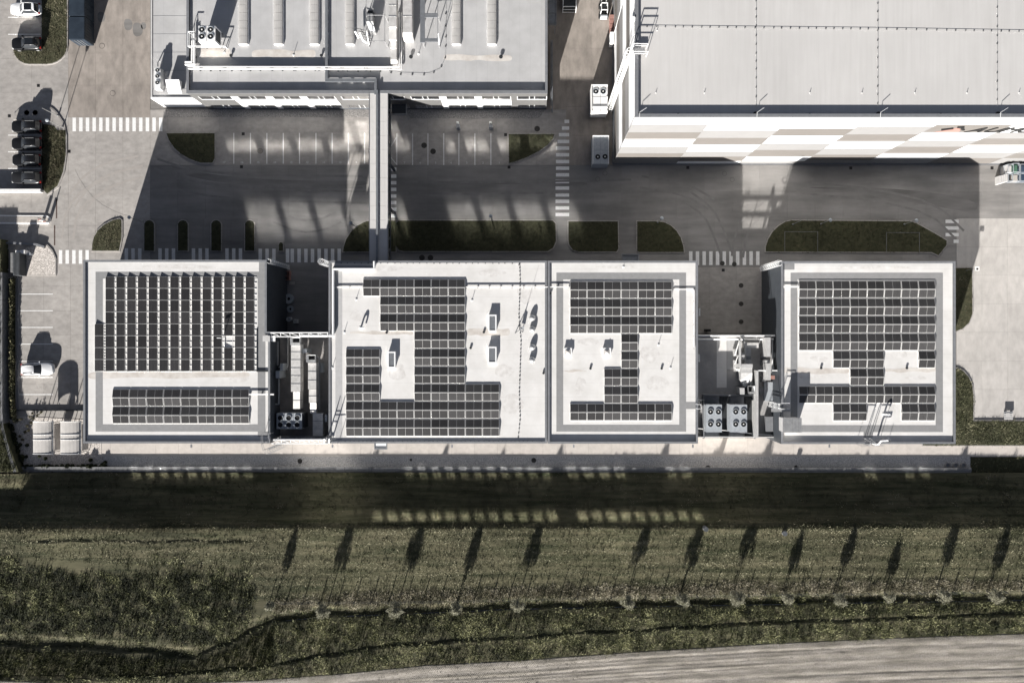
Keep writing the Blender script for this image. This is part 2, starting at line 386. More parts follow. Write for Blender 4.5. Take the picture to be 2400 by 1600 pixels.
# ploughed field with wheel tracks
u = np.linspace(-300, 2800, 420); v = np.concatenate([np.linspace(-3, 130, 110), np.linspace(134, 400, 20)])
UU, VV = np.meshgrid(u, v)
qyf = q3(np.interp(UU, FX, FY) + VV*(1+.0*UU)); qxf = CX+(UU-CX)*(1-2.9/H)
Xf, Yf = (qxf-CX)/15.8, (CY-qyf)/15.8
tr = np.zeros_like(VV); 
slope = (UU-1200)*.006
for c0 in (14, 34, 52, 74, 92, 112):
    dd = VV - c0 - slope*((c0 % 3)-1)*.6
    am = .55+.45*np.sin(UU*.004+c0)
    tr += am*(-.022*np.exp(-(dd/2.6)**2) + .018*np.exp(-((dd-5)/2.2)**2) + .012*np.exp(-((dd+5)/2.2)**2))
Zf = terrain(Xf.ravel(), Yf.ravel()) + .05 + tr.ravel()*np.clip((VV.ravel()+2)/6, 0, 1) + .02*noise2(Xf.ravel(), Yf.ravel(), 2.0, 4) - .16*np.exp(-((VV.ravel()+3)/2)**2)
field_m, N, L, b = new_mat('ploughed_soil')
b.inputs['Roughness'].default_value = .95; b.inputs['Specular IOR Level'].default_value = .15
uvn = N.new('ShaderNodeUVMap'); sx = N.new('ShaderNodeSeparateXYZ'); L.new(uvn.outputs[0], sx.inputs[0])
n1 = N.new('ShaderNodeTexNoise'); n1.inputs['Scale'].default_value = 1; n1.inputs['Detail'].default_value = 7; n1.inputs['Roughness'].default_value = .65
mp1 = N.new('ShaderNodeMapping'); mp1.inputs['Scale'].default_value = (.16, 1.3, 1); L.new(uvn.outputs[0], mp1.inputs[0]); L.new(mp1.outputs[0], n1.inputs['Vector'])
cr = N.new('ShaderNodeValToRGB'); el = cr.color_ramp.elements; el[0].position = .34; el[0].color = (.22,.20,.168,1); el[1].position = .66; el[1].color = (.45,.41,.365,1)
L.new(n1.outputs['Fac'], cr.inputs[0])
n2 = N.new('ShaderNodeTexNoise'); n2.inputs['Scale'].default_value = 4.2; n2.inputs['Detail'].default_value = 9; n2.inputs['Roughness'].default_value = .7; L.new(uvn.outputs[0], n2.inputs['Vector'])
mxf = N.new('ShaderNodeMix'); mxf.data_type = 'RGBA'; mxf.blend_type = 'MULTIPLY'; mxf.inputs['Factor'].default_value = .9
cr2 = N.new('ShaderNodeValToRGB'); cr2.color_ramp.elements[0].position = .3; cr2.color_ramp.elements[0].color = (.5,.5,.47,1); cr2.color_ramp.elements[1].position = .65
L.new(n2.outputs['Fac'], cr2.inputs[0]); L.new(cr.outputs[0], mxf.inputs['A']); L.new(cr2.outputs[0], mxf.inputs['B']); L.new(mxf.outputs['Result'], b.inputs['Base Color'])
wv = N.new('ShaderNodeTexWave'); wv.wave_type = 'BANDS'; wv.bands_direction = 'DIAGONAL'; wv.inputs['Scale'].default_value = 1.5; wv.inputs['Distortion'].default_value = .8
mp2 = N.new('ShaderNodeMapping'); mp2.inputs['Scale'].default_value = (1.3, .8, 0); L.new(uvn.outputs[0], mp2.inputs[0]); L.new(mp2.outputs[0], wv.inputs['Vector'])
w2 = N.new('ShaderNodeTexWave'); w2.bands_direction = 'Y'; w2.inputs['Scale'].default_value = .26; w2.inputs['Distortion'].default_value = .5; L.new(uvn.outputs[0], w2.inputs['Vector'])
mm = N.new('ShaderNodeMath'); mm.operation = 'MULTIPLY'; L.new(wv.outputs['Fac'], mm.inputs[0]); L.new(w2.outputs['Fac'], mm.inputs[1])
ad = N.new('ShaderNodeMath'); ad.operation = 'MULTIPLY_ADD'; L.new(mm.outputs[0], ad.inputs[0]); ad.inputs[1].default_value = .9; L.new(n2.outputs['Fac'], ad.inputs[2])
bp = N.new('ShaderNodeBump'); bp.inputs['Strength'].default_value = .9; bp.inputs['Distance'].default_value = .07; L.new(ad.outputs[0], bp.inputs['Height']); L.new(bp.outputs[0], b.inputs['Normal'])
fo = grid_mesh('field', Xf.ravel(), Yf.ravel(), Zf, len(v), len(u), field_m)
uvl = fo.data.uv_layers.new(name='UVMap'); li = np.empty(len(fo.data.loops), np.int32); fo.data.loops.foreach_get('vertex_index', li)
uvc = np.stack([UU.ravel()/15.8, VV.ravel()/15.8], -1)[li]; uvl.data.foreach_set('uv', uvc.ravel().astype(np.float32))

P3 = lambda pts: [((CX+(x-CX)*(1-2.9/H)-CX)/15.8, (CY-q3(y))/15.8) for x, y in pts]
fedge = list(zip(FX, FY)); dline = list(zip(DX, DY)); eline = list(zip(EX, EY))
cl = lambda lst, dy: [(x, y+dy) for x, y in lst if -200 <= x <= 2600]
right = lambda lst, dy, x0: [(x, y+dy) for x, y in lst if x0 <= x <= 2600]
tufts('meadow_grass', P3([(-60,1246),(600,1238),(2460,1228)] + right(dline,-34,640)[::-1] + [(600,1392),(590,1345),(-60,1300)]), terrain, 17, .15, .09, blade_lawn, 4, .09, (.56,.50), stripes=.75, seed=11, lean=1.6, patch=.9)
tufts('verge_grass', P3(right(dline,-48,620) + right(dline,-22,620)[::-1]), terrain, 34, .30, .075, blade_dry, 6, .16, (.72,.40), seed=12, lean=1.5, patch=1.5, ragged=.5)
tufts('slope_grass', P3([(-60,1110),(2460,1120),(2460,1232),(-60,1245)]), terrain, 11, .17, .08, blade_dry, 5, .16, (.24,.40), seed=13, patch=2.2, clump=.3)
tufts('crest_grass', P3([(-60,1222),(2460,1216),(2460,1236),(-60,1248)]), terrain, 18, .16, .05, blade_dry, 4, .12, (.30,.3), seed=14)
tufts('bank_grass', P3(right(dline,5,600) + right(eline,-10,600)[::-1]), terrain, 17, .30, .08, blade_rough, 7, .19, (.50,.46), seed=15, patch=2.3, lean=1.4, ragged=.5)
tufts('berm_grass', P3([(-60,1589)] + right(eline,-1,0) + right(fedge,-3,0)[::-1] + [(-60,1592)]), terrain, 18, .32, .075, blade_rough, 6, .17, (.50,.46), seed=16, patch=2.2, lean=1.4, ragged=.5)
tufts('lower_bank_grass', P3([(-60,1518),(200,1528),(350,1540),(450,1552),(545,1518),(600,1486),(640,1470),(640,1560),(600,1562),(300,1586),(-60,1588)]), terrain, 18, .34, .07, blade_rough, 6, .16, (.46,.34), seed=17, patch=1.0)
tufts('field_edge_grass', P3(cl(fedge,-6) + cl(fedge,3)[::-1]), terrain, 22, .2, .05, blade_rough, 4, .14, (.55,.3), seed=21, clump=.3)
weed = [(-60,1295),(0,1308),(80,1325),(160,1340),(250,1350),(330,1350),(440,1345),(520,1342),(575,1352),(598,1378),(588,1425),(560,1475),(510,1502),(450,1512),(300,1492),(150,1481),(-60,1474)]
tufts('soil_clods', P3(cl(fedge,4) + [(2460,1640),(-60,1640)]), lambda x, y: terrain(x, y)+.05, 3.5, .07, .13, clod_m, 4, .10, (.42,.45), seed=70, patch=.8, lean=1.4)
tufts('weed_patch', P3(weed), terrain, 15, .33, .10, blade_rough, 9, .22, (.16,.50), seed=18, patch=2.3, lean=1.9, clump=.4, ragged=.65)
tufts('weed_scatter', P3([(200,1318),(470,1300),(585,1322),(596,1390),(585,1430),(560,1400),(300,1350)]), terrain, 6, .30, .10, blade_rough, 8, .22, (.36,.45), seed=23, patch=2.2, lean=1.8, clump=.05, ragged=1.3)
tufts('weed_edge_grass', P3([(-60,1476),(150,1482),(300,1494),(450,1514),(555,1480),(598,1385),(606,1400),(570,1490),(455,1528),(300,1508),(150,1496),(-60,1490)]), terrain, 16, .24, .07, blade_rough, 5, .14, (.55,.35), seed=19, patch=1.5, ragged=.5, lean=1.5)
tufts('ditch_weeds', P3([(640,1385),(2460,1360),(2460,1378),(640,1412)]), terrain, 3.0, .42, .06, blade_dry, 6, .2, (.5,.3), seed=20, clump=-.1)
tufts('ditch_weeds', P3([(-60,1482)] + right(dline,-26,0) + right(dline,2,0)[::-1] + [(-60,1510)]), terrain, 9, .40, .08, blade_rough, 7, .2, (.30,.40), seed=22, clump=.05, lean=1.3, ragged=.6, patch=1.6)
# concrete lip and lining of the ditch
chan = MB()
for i in range(60):
    xa, xb = 640+i*30, 640+(i+1)*30
    for (xx0, xx1) in ((xa, xb),):
        ya, yb = np.interp(xx0, DX, DY), np.interp(xx1, DX, DY)
        (X0, Y0), (X1, Y1) = P3([(xx0, ya), (xx1, yb)])
        chan.prism([(X0,Y0-.09),(X1-.02,Y1-.09),(X1-.02,Y1+.02),(X0,Y0+.02)], 1.9, 2.87)
ch = chan.build('ditch_kerb', plank_d, kind='structure')
# west bank outside the retaining wall
west_pts = [(-220,560),(2,560),(2,640),(3,800),(3,975),(20,1040),(44,1106),(-220,1106)]
wb = MB().prism(WP(west_pts, 1.5), -.2, 1.5).build('west_bank', soil_lawn, kind='structure')
tufts('west_bank_grass', WP([(-60,565),(0,565),(0,800),(0,978),(16,1040),(40,1104),(-60,1105)], 1.5), 1.5, 16, .3, .07, blade_rough, 6, .15, (.4,.35), seed=30)

# ------------------------------------------------------------------ ground sheet and concrete slabs
gs = MB(); gs.box(-900, 900, -12, 900, -.3, -.03); gs.box(-900, 900, -900, -12, -.3, -.031)
gs.build('ground', base_ground, kind='structure')
def slabs(name, x0, x1, y0, y1, nx, ny, mat_, top=0.0, jit=.0):
    root = struct(name); X0, Y1 = W(x0, y0); X1, Y0 = W(x1, y1)
    dx, dy = (X1-X0)/nx, (Y1-Y0)/ny; g = .009
    me = bpy.data.meshes.new('slab')
    me.from_pydata([(g,g,-.03),(dx-g,g,-.03),(dx-g,dy-g,-.03),(g,dy-g,-.03),(g,g,0),(dx-g,g,0),(dx-g,dy-g,0),(g,dy-g,0)], [],
                   [(4,5,6,7),(0,1,5,4),(1,2,6,5),(2,3,7,6),(3,0,4,7)])
    me.materials.append(mat_); me.update()
    for i in range(nx):
        for j in range(ny):
            share('slab', me, root, (X0+i*dx, Y0+j*dy, top + (i*7+j*3) % 3*.0015))
    return root
slabs('west_yard', -100, 160, -100, 613, 3, 9, concrete)
slabs('lorry_apron', 160, 352, -100, 275, 3, 5, concrete_old)
slabs('yard_crossing', 160, 352, 275, 613, 3, 4, concrete)
slabs('service_road', 352, 2560, 387, 512, 34, 2, road_concrete)
slabs('front_parking', 352, 1327, 310, 387, 14, 1, concrete)
slabs('front_pavement', 352, 1327, 257, 310, 24, 1, concrete)
slabs('lower_yard', 352, 2242, 512, 626, 30, 2, road_concrete)
slabs('alley_road', 1327, 1445, -160, 387, 2, 8, concrete_old)
slabs('alley_strip', 1278, 1327, -160, 257, 1, 6, concrete_old)
slabs('east_yard', 2242, 2660, 512, 1045, 7, 8, pale_concrete)
slabs('side_parking', 40, 290, 613, 1015, 4, 7, concrete)
slabs('supply_court', 668, 812, 626, 780, 2, 2, road_concrete)
slabs('loading_court', 1600, 1790, 626, 780, 3, 2, concrete)
slabs('south_path', 205, 2660, 1016, 1070, 46, 1, pale_paving)

# gravel strips, kerbs
def sheet(name, pts, z, mat_, kind='structure', z0=-.02, parent=None):
    return MB().prism(WP(pts), z0, z).build(name, mat_, parent, kind=kind)
def bed(name, pts, it=0, grass=True, hk=.12, seed=40, dens=17, bl=None, soil=None, hgt=.13, tint=(.38,.3)):
    if it: pts = chaikin(pts, it)
    root = struct(name); P = WP(pts)
    MB().prism(P, -.02, hk).build('kerb', kerb_m, root)
    inn = inset(P, .14)
    MB().prism(inn, 0, hk+.02).build('soil', soil or soil_lawn, root)
    if grass: tufts('grass', inset(P, .18), hk+.02, dens, hgt, .065, bl or blade_bed, 5, .11, tint, seed=seed, lean=1.3, patch=1.5)
    return root
sheet('gravel_strip', [(383,257),(866,257),(866,275),(383,275)], .03, gravel_g)
sheet('gravel_margin', [(952,259),(1278,259),(1262,278),(962,278)], .03, gravel_g)
sheet('gravel_yard', [(240,1069),(2274,1069),(2274,1106),(240,1106)], .03, gravel_y)
sheet('verge', [(2274.5,1071),(2700,1071),(2700,1110),(2274.5,1110)], .04, soil_lawn)
tufts('verge_grass', WP([(2275,1071),(2460,1071),(2460,1112),(2275,1112)]), .04, 18, .16, .07, blade_lawn, 5, .13, (.42,.4), seed=72, patch=1.5, lean=1.4)
sheet('shingle_margin', [(278,1019),(2160,1019),(2160,1024.5),(278,1024.5)], .03, gravel_w)
sheet('pale_garden', [(42,975),(238,985),(238,1069),(245,1106),(46,1106),(34,1050),(20,980)], .035, gravel_w)
def arc(cx, cy, rx, ry, a0, a1, n=9):
    return [(cx+rx*math.cos(R(a0+(a1-a0)*i/(n-1))), cy+ry*math.sin(R(a0+(a1-a0)*i/(n-1)))) for i in range(n)]
bed('planting_bed', [(97,-60),(97,119),(32,119)] + arc(70,119,38,34,180,90,6) + arc(110,110,50,43,90,0,7) + [(160,-60)], seed=41, bl=blade_dry, tint=(.28,.25), hgt=.2)
isl = [(97,282),(32,282),(34,266)] + arc(86,285,56,42,205,330,9) + [(152,290),(158,320),(158,360),(152,405),(138,440),(111,459),(97,444)]
r_ = bed('parking_island', isl, grass=False, soil=concrete)
MB().prism(WP([(112,292),(128,296),(136,306),(155,306),(155,362),(149,403),(136,436),(112,455),(100,442),(100,292)]), .1, .15).build('soil', soil_lawn, r_)
tufts('grass', WP([(114,294),(126,297),(135,308),(154,308),(154,362),(148,401),(135,432),(112,448),(101,440),(101,294)]), .15, 24, .26, .06, blade_dry, 6, .12, (.30,.28), parent=r_, seed=42)
bed('corner_bed', [(215,590),(215,575),(219,556),(228,540),(243,526),(262,516),(281,511),(288,516),(288,556),(282,590)], seed=43, bl=blade_dry, tint=(.30,.25), hgt=.2)
for i, (a, b_) in enumerate(((337,364),(416,443),(494,521),(573,599))):
    bed('slot_bed', [(a,590),(a,524),(a+5,517),(a+11,514.5),(b_-11,514.5),(b_-5,517),(b_,524),(b_,590)], seed=44+i, tint=(.22,.2))
bed('small_bed', [(652,590),(652,572),(656,566),(662,566),(666,572),(666,590)], seed=49)
bed('bridge_bed', [(802,592),(804,578),(810,560),(820,544),(836,528),(853,519),(868,515),(930,515),(930,592)], seed=50, tint=(.28,.25))
bed('long_bed', [(933,515),(1296,515),(1304,523),(1305,566),(1298,582),(1284,591),(946,591),(934,588),(926,576),(926,524)], seed=51, tint=(.32,.28))
bed('square_bed', [(1330,517),(1450,517),(1451,584),(1446,592),(1356,592),(1341,587),(1332,574),(1330,562)], seed=52, tint=(.25,.25))
bed('curved_bed', [(1491,517),(1540,517),(1556,519),(1573,527),(1587,540),(1597,557),(1603,576),(1605,593),(1496,593),(1491,588)], seed=53, tint=(.28,.3))
eb = bed('east_bed', [(1792,592),(1792,578),(1798,560),(1808,543),(1823,528),(1838,519),(1853,515),(2134,517),(2150,523),(2190,545),(2220,563),(2219,576),(2199,601),(2182,593)], seed=54, tint=(.4,.3))
for (a, b_, c, d) in ((1838,1916,543,592),(2076,2154,545,592)):
    x0, y1 = W(a, c); x1, y0 = W(b_, d); mb = MB()
    mb.box(x0, x0+.06, y0, y1, .1, .17); mb.box(x1-.06, x1, y0, y1, .1, .17); mb.box(x0+.06, x1-.06, y1-.06, y1, .1, .17)
    mb.each('edging', cop_c, eb)
bed('narrow_bed', [(2160,626),(2279,626),(2280,735),(2272,757),(2258,770),(2236,780),(2160,790)], seed=55, bl=blade_dry, tint=(.3,.3))
bed('south_lawn', [(2160,880),(2243,861),(2258,868),(2271,883),(2280,903),(2282,925),(2282,984),(2660,984),(2660,1045),(2160,1045)], seed=56, tint=(.46,.4), hgt=.2, dens=24, bl=blade_lawn)
bed('lawn_corner', [(388,311),(506,311),(506,372),(500,384),(470,384),(445,375),(425,364),(408,349),(395,330)], seed=57, tint=(.22,.2))
bed('lawn_wedge', [(1190,313),(1303,313),(1297,327),(1284,342),(1265,356),(1240,369),(1215,379),(1191,386)], seed=58, tint=(.4,.3))
sb = bed('shingle_bed', [(44,646),(44,588),(70,575),(98,577),(112,573),(124,586),(133,606),(133,646)], grass=False, soil=gravel_w)
bed('gate_bed', [(-60,580),(24,582),(24,633),(-60,633)], seed=59, hgt=.3, bl=blade_rough)
bed('hedge_bed', [(19,650),(40,650),(40,984),(22,984),(17,900)], seed=60, grass=False)
gi = struct('gate_island')
MB().prism(WP([(-60,503),(60,505),(110,505),(119,510),(119,520),(112,526),(-60,524)]), -.02, .13).build('kerb', paint, gi)
MB().prism(WP([(-60,507),(108,508),(115,512),(115,518),(110,522),(-60,521)]), 0, .14).build('paving', paving, gi)

# painted markings
def stripes(name, rects, parent=None):
    root = struct(name)
    for a, b_, c, d in rects: MB().pbox(a, b_, c, d, -.01, .008, zr=0).build('painted_stripe', paint, root)
    return root
stripes('zebra_crossing', [(170+15.6*i, 178+15.6*i, 276, 308) for i in range(14)])
stripes('zebra_crossing', [(138+15.6*i, 146+15.6*i, 586, 618) for i in range(5)])
stripes('zebra_crossing', [(x+15.8*j, x+8+15.8*j, 582, 613) for x in (292,371,449.5,528) for j in range(3)])
stripes('zebra_crossing', [(x, x+8, 583, 615) for x in (606,622,638,670,681,697,713,728.5,744,760,775.5,791)])
stripes('zebra_crossing', [(a, 1334, y, y+8) for a, y in ((1323,281),(1317,296.5),(1310,312),(1307,328),(1303,343.5),(1303,359),(1303,375),(1303,390.5),(1303,406),(1302,421.5),(1302,437),(1302,453),(1302,468),(1302,483.5),(1302,499))])
stripes('zebra_crossing', [(905, 929, y, y+8) for y in (393,409,424.5,440,455.5,471,486.5,502)])
stripes('zebra_crossing', [(1615+15.7*i, 1623+15.7*i, 589, 621) for i in range(11)])
stripes('zebra_crossing', [(2216,2247,515,523),(2216,2247,530.5,538.5),(2216,2247,546,554),(2235,2247,561.5,569.5)])
stripes('bay_marking', [(x-1, x+1, 312, 384) for x in (548,587,625.5,664,702,740.5,778.5,816.5,854.5)])
rb = stripes('bay_marking', [(x-1, x+1, 313, 387) for x in (930,967,1003,1040,1075.5,1113,1150.5)])
for p, q in (((917,343),(929,322)),((917,370),(929,385))):
    (x0,y0),(x1,y1) = W(*p), W(*q); MB().bar((x0,y0,-.02),(x1,y1,-.02),.05).build('painted_stripe', paint, rb)
stripes('bay_marking', [(19, 97, y-1, y+1) for y in (41,81,317,356,395)])
stripes('bay_marking', [(45, 124, y-1, y+1) for y in (689,728,767,806,846,884,924)])
def text(name, s, px, py, size, mat_, z=.012, parent=None, rot=(0,0,0), loc=None, ext=0., shear=0.):
    cu = bpy.data.curves.new(name, 'FONT'); cu.body = s; cu.size = size; cu.align_x = 'CENTER'; cu.extrude = ext; cu.shear = shear
    tmp = bpy.data.objects.new(name, cu); me = bpy.data.meshes.new_from_object(tmp); bpy.data.objects.remove(tmp); me.name = name
    me.materials.clear(); me.materials.append(mat_); o = bpy.data.objects.new(name, me); C.objects.link(o)
    x, y = W(px, py); o.location = loc or (x, y, z); o.rotation_euler = rot
    if parent: o.location = Vector(o.location)-parent_loc(parent); o.parent = parent
    return o
bn = struct('bay_numbering')
for n_, x in zip(range(17, 8, -1), (525,567,605,644,682,720,759,797,835)): text('painted_number', str(n_), x, 383, .42, paint, parent=bn)
for n_, x in zip(range(7, 0, -1), (948,985,1021,1057,1094,1132,1170)): text('painted_number', str(n_), x, 384, .42, paint, parent=bn)
MB().pbox(131,134,466,512,-.01,.01,zr=0).build('drain_channel', brown_m, kind='structure')
MB().pbox(126.5,129.5,528,575,-.01,.01,zr=0).build('drain_channel', brown_m, kind='structure')
# tyre marks and damp stains keep their own outline
stain_m = M('damp_stain', (.14,.133,.125), (.22,.21,.20), .8, .5, 8, st=(.3,1.5,1))
def stain(pts, it=2): MB().prism(WP(chaikin(pts, it)), -.005, .006).build('road_stain', stain_m, kind='structure')
stain([(395,385),(440,400),(520,412),(640,422),(760,424),(862,424),(862,436),(740,437),(600,436),(500,426),(420,408)])
stain([(930,424),(990,424),(990,432),(930,433)]); stain([(1020,424),(1200,425),(1376,425),(1376,437),(1200,431),(1020,432)])
stain([(1860,438),(1980,446),(2060,462),(2200,485),(2290,500),(2290,470),(2180,450),(2060,440)])
tyre_m = M('tyre_mark', (.295,.272,.25), (.33,.305,.28), .9, .8, 8)
tyre_d = M('tyre_mark_dark', (.18,.172,.163), (.23,.22,.21), .9, .8, 8)
tz = [.0062]
def tyre(pts, m, w=.16, gap=1.7):
    P = [pts[0]]
    for a, b_, c in zip(pts[:-2], pts[1:-1], pts[2:]): P += [(a[0]*.25+b_[0]*.75, a[1]*.25+b_[1]*.75), (b_[0]*.75+c[0]*.25, b_[1]*.75+c[1]*.25)]
    P = [W(*p) for p in P+[pts[-1]]]
    for o in (0, gap):
        mb = MB(); tz[0] += .0003
        L_, R_ = [], []
        for i, p in enumerate(P):
            a, b_ = Vector(P[max(i-1,0)]), Vector(P[min(i+1,len(P)-1)]); d = (b_-a)
            if d.length < 1e-6: continue
            d.normalize(); n_ = Vector((-d.y, d.x)); L_.append(tuple(Vector(p)+n_*(o+w))); R_.append(tuple(Vector(p)+n_*(o-w)))
        vs = [(x,y,tz[0]) for x,y in L_]+[(x,y,tz[0]) for x,y in R_]; k = len(L_)
        mb.add(vs, [(k+i,k+i+1,i+1,i) for i in range(k-1)]); mb.build('tyre_mark', m, kind='structure')
tyre([(186,470),(215,430),(262,405),(330,392)], tyre_m); tyre([(196,500),(232,452),(290,425),(340,415)], tyre_m); tyre([(172,560),(180,500),(215,462),(262,445)], tyre_m)
tyre([(360,398),(440,425),(560,436),(700,438),(850,440)], tyre_d); tyre([(352,420),(450,455),(600,470),(860,476)], tyre_d); tyre([(930,452),(1100,455),(1290,452),(1480,448)], tyre_d)
tyre([(1600,470),(1650,505),(1672,550),(1690,600)], tyre_d); tyre([(1790,475),(1745,505),(1722,550),(1715,600)], tyre_d); tyre([(1500,440),(1600,455),(1660,490)], tyre_d)
tyre([(1900,455),(2050,470),(2180,500),(2240,560)], tyre_d); tyre([(640,520),(700,545),(760,540),(800,520)], tyre_d)
def joint_line(pts):
    P = [(*W(*p), .001) for p in pts]; MB().path(P, .012).build('joint_line', base_ground, kind='structure')
joint_line([(176,398),(186,418),(200,440),(218,462),(240,480),(262,492),(285,502),(302,506)])
for (x, y, r) in ((237,42,9),(300,60,10),(322,72,12),(336,62,6)): stain([(x-r,y-r*1.6),(x+r,y-r*1.4),(x+r*1.1,y+r),(x-r*.8,y+r*1.3)])

# ------------------------------------------------------------------ the row of flat-roofed halls
HB = 8.6
def hall(name, label, pts_px, h, par=.26, parw=.28, roof=roof_w, wallm=wall_d, group=None, wz=0.0, windows=None):
    P = WP(pts_px, h)
    cx_, cy_ = sum(p[0] for p in P)/len(P), sum(p[1] for p in P)/len(P)
    t = thing(name, label, 'building', (cx_, cy_, 0), group)
    MB().prism(inset(P, .06), wz, h-par).build('roof', roof, t)
    inn = inset(P, parw); n = len(P)
    if sum(P[i-1][0]*P[i][1]-P[i][0]*P[i-1][1] for i in range(n)) < 0: P = P[::-1]
    for i in range(n):                                   # a wall and a coping along each side
        a, b_ = P[i], P[(i+1) % n]; ia, ib = inn[i], inn[(i+1) % n]
        MB().prism([a, b_, ib, ia], wz, h-.06).build('wall', wallm, t)
        MB().prism([a, b_, ib, ia], h-.06, h).build('coping', coping_m, t)
    return t
def ring_band(t, o, i_, z, mat_=walk_g):
    (a,b_,c,d), (e,f,g,h_) = o, i_                        # x0,x1,y0,y1 outer and inner
    for q in ((a,b_,c,g),(a,b_,h_,d),(a,e,g,h_),(f,b_,g,h_)):
        MB().pbox(q[0], q[1], q[2], q[3], z-.02, z+.006).build('walkway_mat', mat_, t)
b1 = hall('solar_hall', 'white flat-roofed hall with fourteen narrow columns of solar panels', [(195,609),(625,609),(625,777),(633,777),(633,1038.5),(195,1038.5)], HB)
ring_band(b1, (224,622,637,1011), (241,604,653,994), HB-.26)
MB().pbox(607,623,613,637,HB-.28,HB-.252).build('walkway_mat', walk_g, b1); MB().pbox(604,630,1011,1022,HB-.28,HB-.25).build('walkway_mat', walk_g, b1)
b2 = hall('long_hall', 'white flat-roofed hall with a stepped block of solar panels and four round vents', [(770,611),(1282,611),(1282,1038.5),(770,1038.5)], HB, .15)
for q in ((786,802,636,1030),):
    MB().pbox(*q, HB-.17, HB-.142).build('walkway_mat', M('pale_walkway', (.42,.415,.41), (.38,.375,.37), .7, 2, 4), b2)
b3 = hall('middle_hall', 'white flat-roofed hall with a grey walkway ring and cross-shaped solar block', [(1283.5,611),(1636,611),(1636,1039),(1283.5,1039)], HB+.1, .3)
ring_band(b3, (1304,1608,639,1011), (1320,1592,655,995), HB-.2)
MB().pbox(1608,1632,942,958,HB-.22,HB-.19).build('walkway_mat', walk_g, b3)
b4 = hall('east_hall', 'white flat-roofed hall beside the grassed yard with the widest solar block', [(1831,612),(2240,612),(2240,1040),(1831,1040)], HB, .26)
ring_band(b4, (1853,2210,639,1012), (1869,2193,655,996), HB-.26)
MB().pbox(1835,1862,617,632,HB-.28,HB-.25).build('walkway_mat', walk_g, b4); MB().pbox(2024,2045,1012,1024,HB-.28,HB-.25).build('walkway_mat', walk_g, b4)
# dirt streaks on the membranes
def roof_streak(t, a, b_, y0, y1, z, it=2):
    xs_ = np.linspace(a, b_, 9); up = [(x, y0+random.uniform(-3,3)) for x in xs_]; dn = [(x, y1+random.uniform(-3,3)) for x in xs_[::-1]]
    MB().prism(WP(chaikin(up+dn, it), z), z-.01, z+.004).build('dirt_patch', roof_stain, t)
roof_streak(b1, 206, 585, 873, 886, HB-.26); roof_streak(b2, 820, 968, 776, 784, HB-.15); roof_streak(b2, 1094, 1195, 770, 786, HB-.15)
roof_streak(b4, 1836, 1990, 862, 874, HB-.26); roof_streak(b4, 2075, 2205, 862, 872, HB-.26); roof_streak(b3, 1310, 1375, 866, 872, HB-.2)
pond_m = M('ponding_stain', (.49,.47,.445), (.66,.645,.625), .6, 1.4, 8, lo=.3, hi=.7)
def pond(t, cx_, cy_, rx, ry, z):
    pts = [(cx_+rx*random.uniform(.6,1.2)*math.cos(6.283*i/9), cy_+ry*random.uniform(.6,1.2)*math.sin(6.283*i/9)) for i in range(9)]
    MB().prism(WP(chaikin(pts, 2), z), z-.01, z+.003).build('dirt_patch', pond_m, t)
for t, z, sp in ((b1, HB-.26, ((430,625,90,6),(560,890,30,9),(300,1000,60,4),(215,860,8,12))), (b2, HB-.15, ((900,630,60,7),(1150,640,40,9),(930,870,26,20),(1200,950,30,26),(840,740,24,14),(1180,870,24,16),(1230,690,20,30))),
                 (b3, HB-.2, ((1380,800,34,10),(1520,830,30,20),(1360,905,16,24),(1450,626,60,5),(1540,900,30,18),(1400,1004,70,3))), (b4, HB-.26, ((1920,840,30,8),(2110,830,26,10),(1900,880,40,7),(2150,885,30,6),(2050,626,90,5),(2095,955,12,18)))):
    for q in sp: pond(t, *q, z)
# window bands in the south walls
def window_row(t, x0, x1, yf, zs, nb, gap, south=True):
    w = (x1-x0)/nb
    for z0, z1 in zs:
        for i in range(nb):
            a, b_ = x0+i*w+gap, x0+(i+1)*w-gap
            wn_ = MB(); wn_.box(a, b_, yf-.05, yf+.02, z0, z0+.07); wn_.box(a, b_, yf-.05, yf+.02, z1-.07, z1)
            wn_.box(a, a+.07, yf-.05, yf+.02, z0+.07, z1-.07); wn_.box(b_-.07, b_, yf-.05, yf+.02, z0+.07, z1-.07)
            fr = wn_.build('window', frame_m, t)
            m1, m2 = a+(b_-a)*.38, a+(b_-a)*.55
            for p, q in ((a+.07,m1-.04),(m1+.04,m2-.04),(m2+.04,b_-.07)):
                MB().box(p, q, yf-.02, yf-.008, z0+.07, z1-.07).build('pane', mirror_m, fr)
mirror_m = M('window_glass', (.92,.93,.94), None, .1, metal=1.0)
LO, UP = (1.6,2.55), (5.05,6.3)                          # ground-floor and upper windows, where the facade has them
for t, a, b_, nb, zz in ((b1,280,575,9,LO),(b2,918,1270,11,LO),(b2,820,1255,13,UP),(b3,1296,1445,4,LO),(b3,1528,1598,2,LO),(b3,1292,1590,9,UP),(b4,1988,2030,1,LO),(b4,2083,2155,2,LO)):
    window_row(t, W(a, 0)[0], W(b_, 0)[0], W(0, 1038.5 if t is not b4 else 1040, HB)[1]-.01 - (.003 if t is b3 else 0), (zz,), nb, .4)

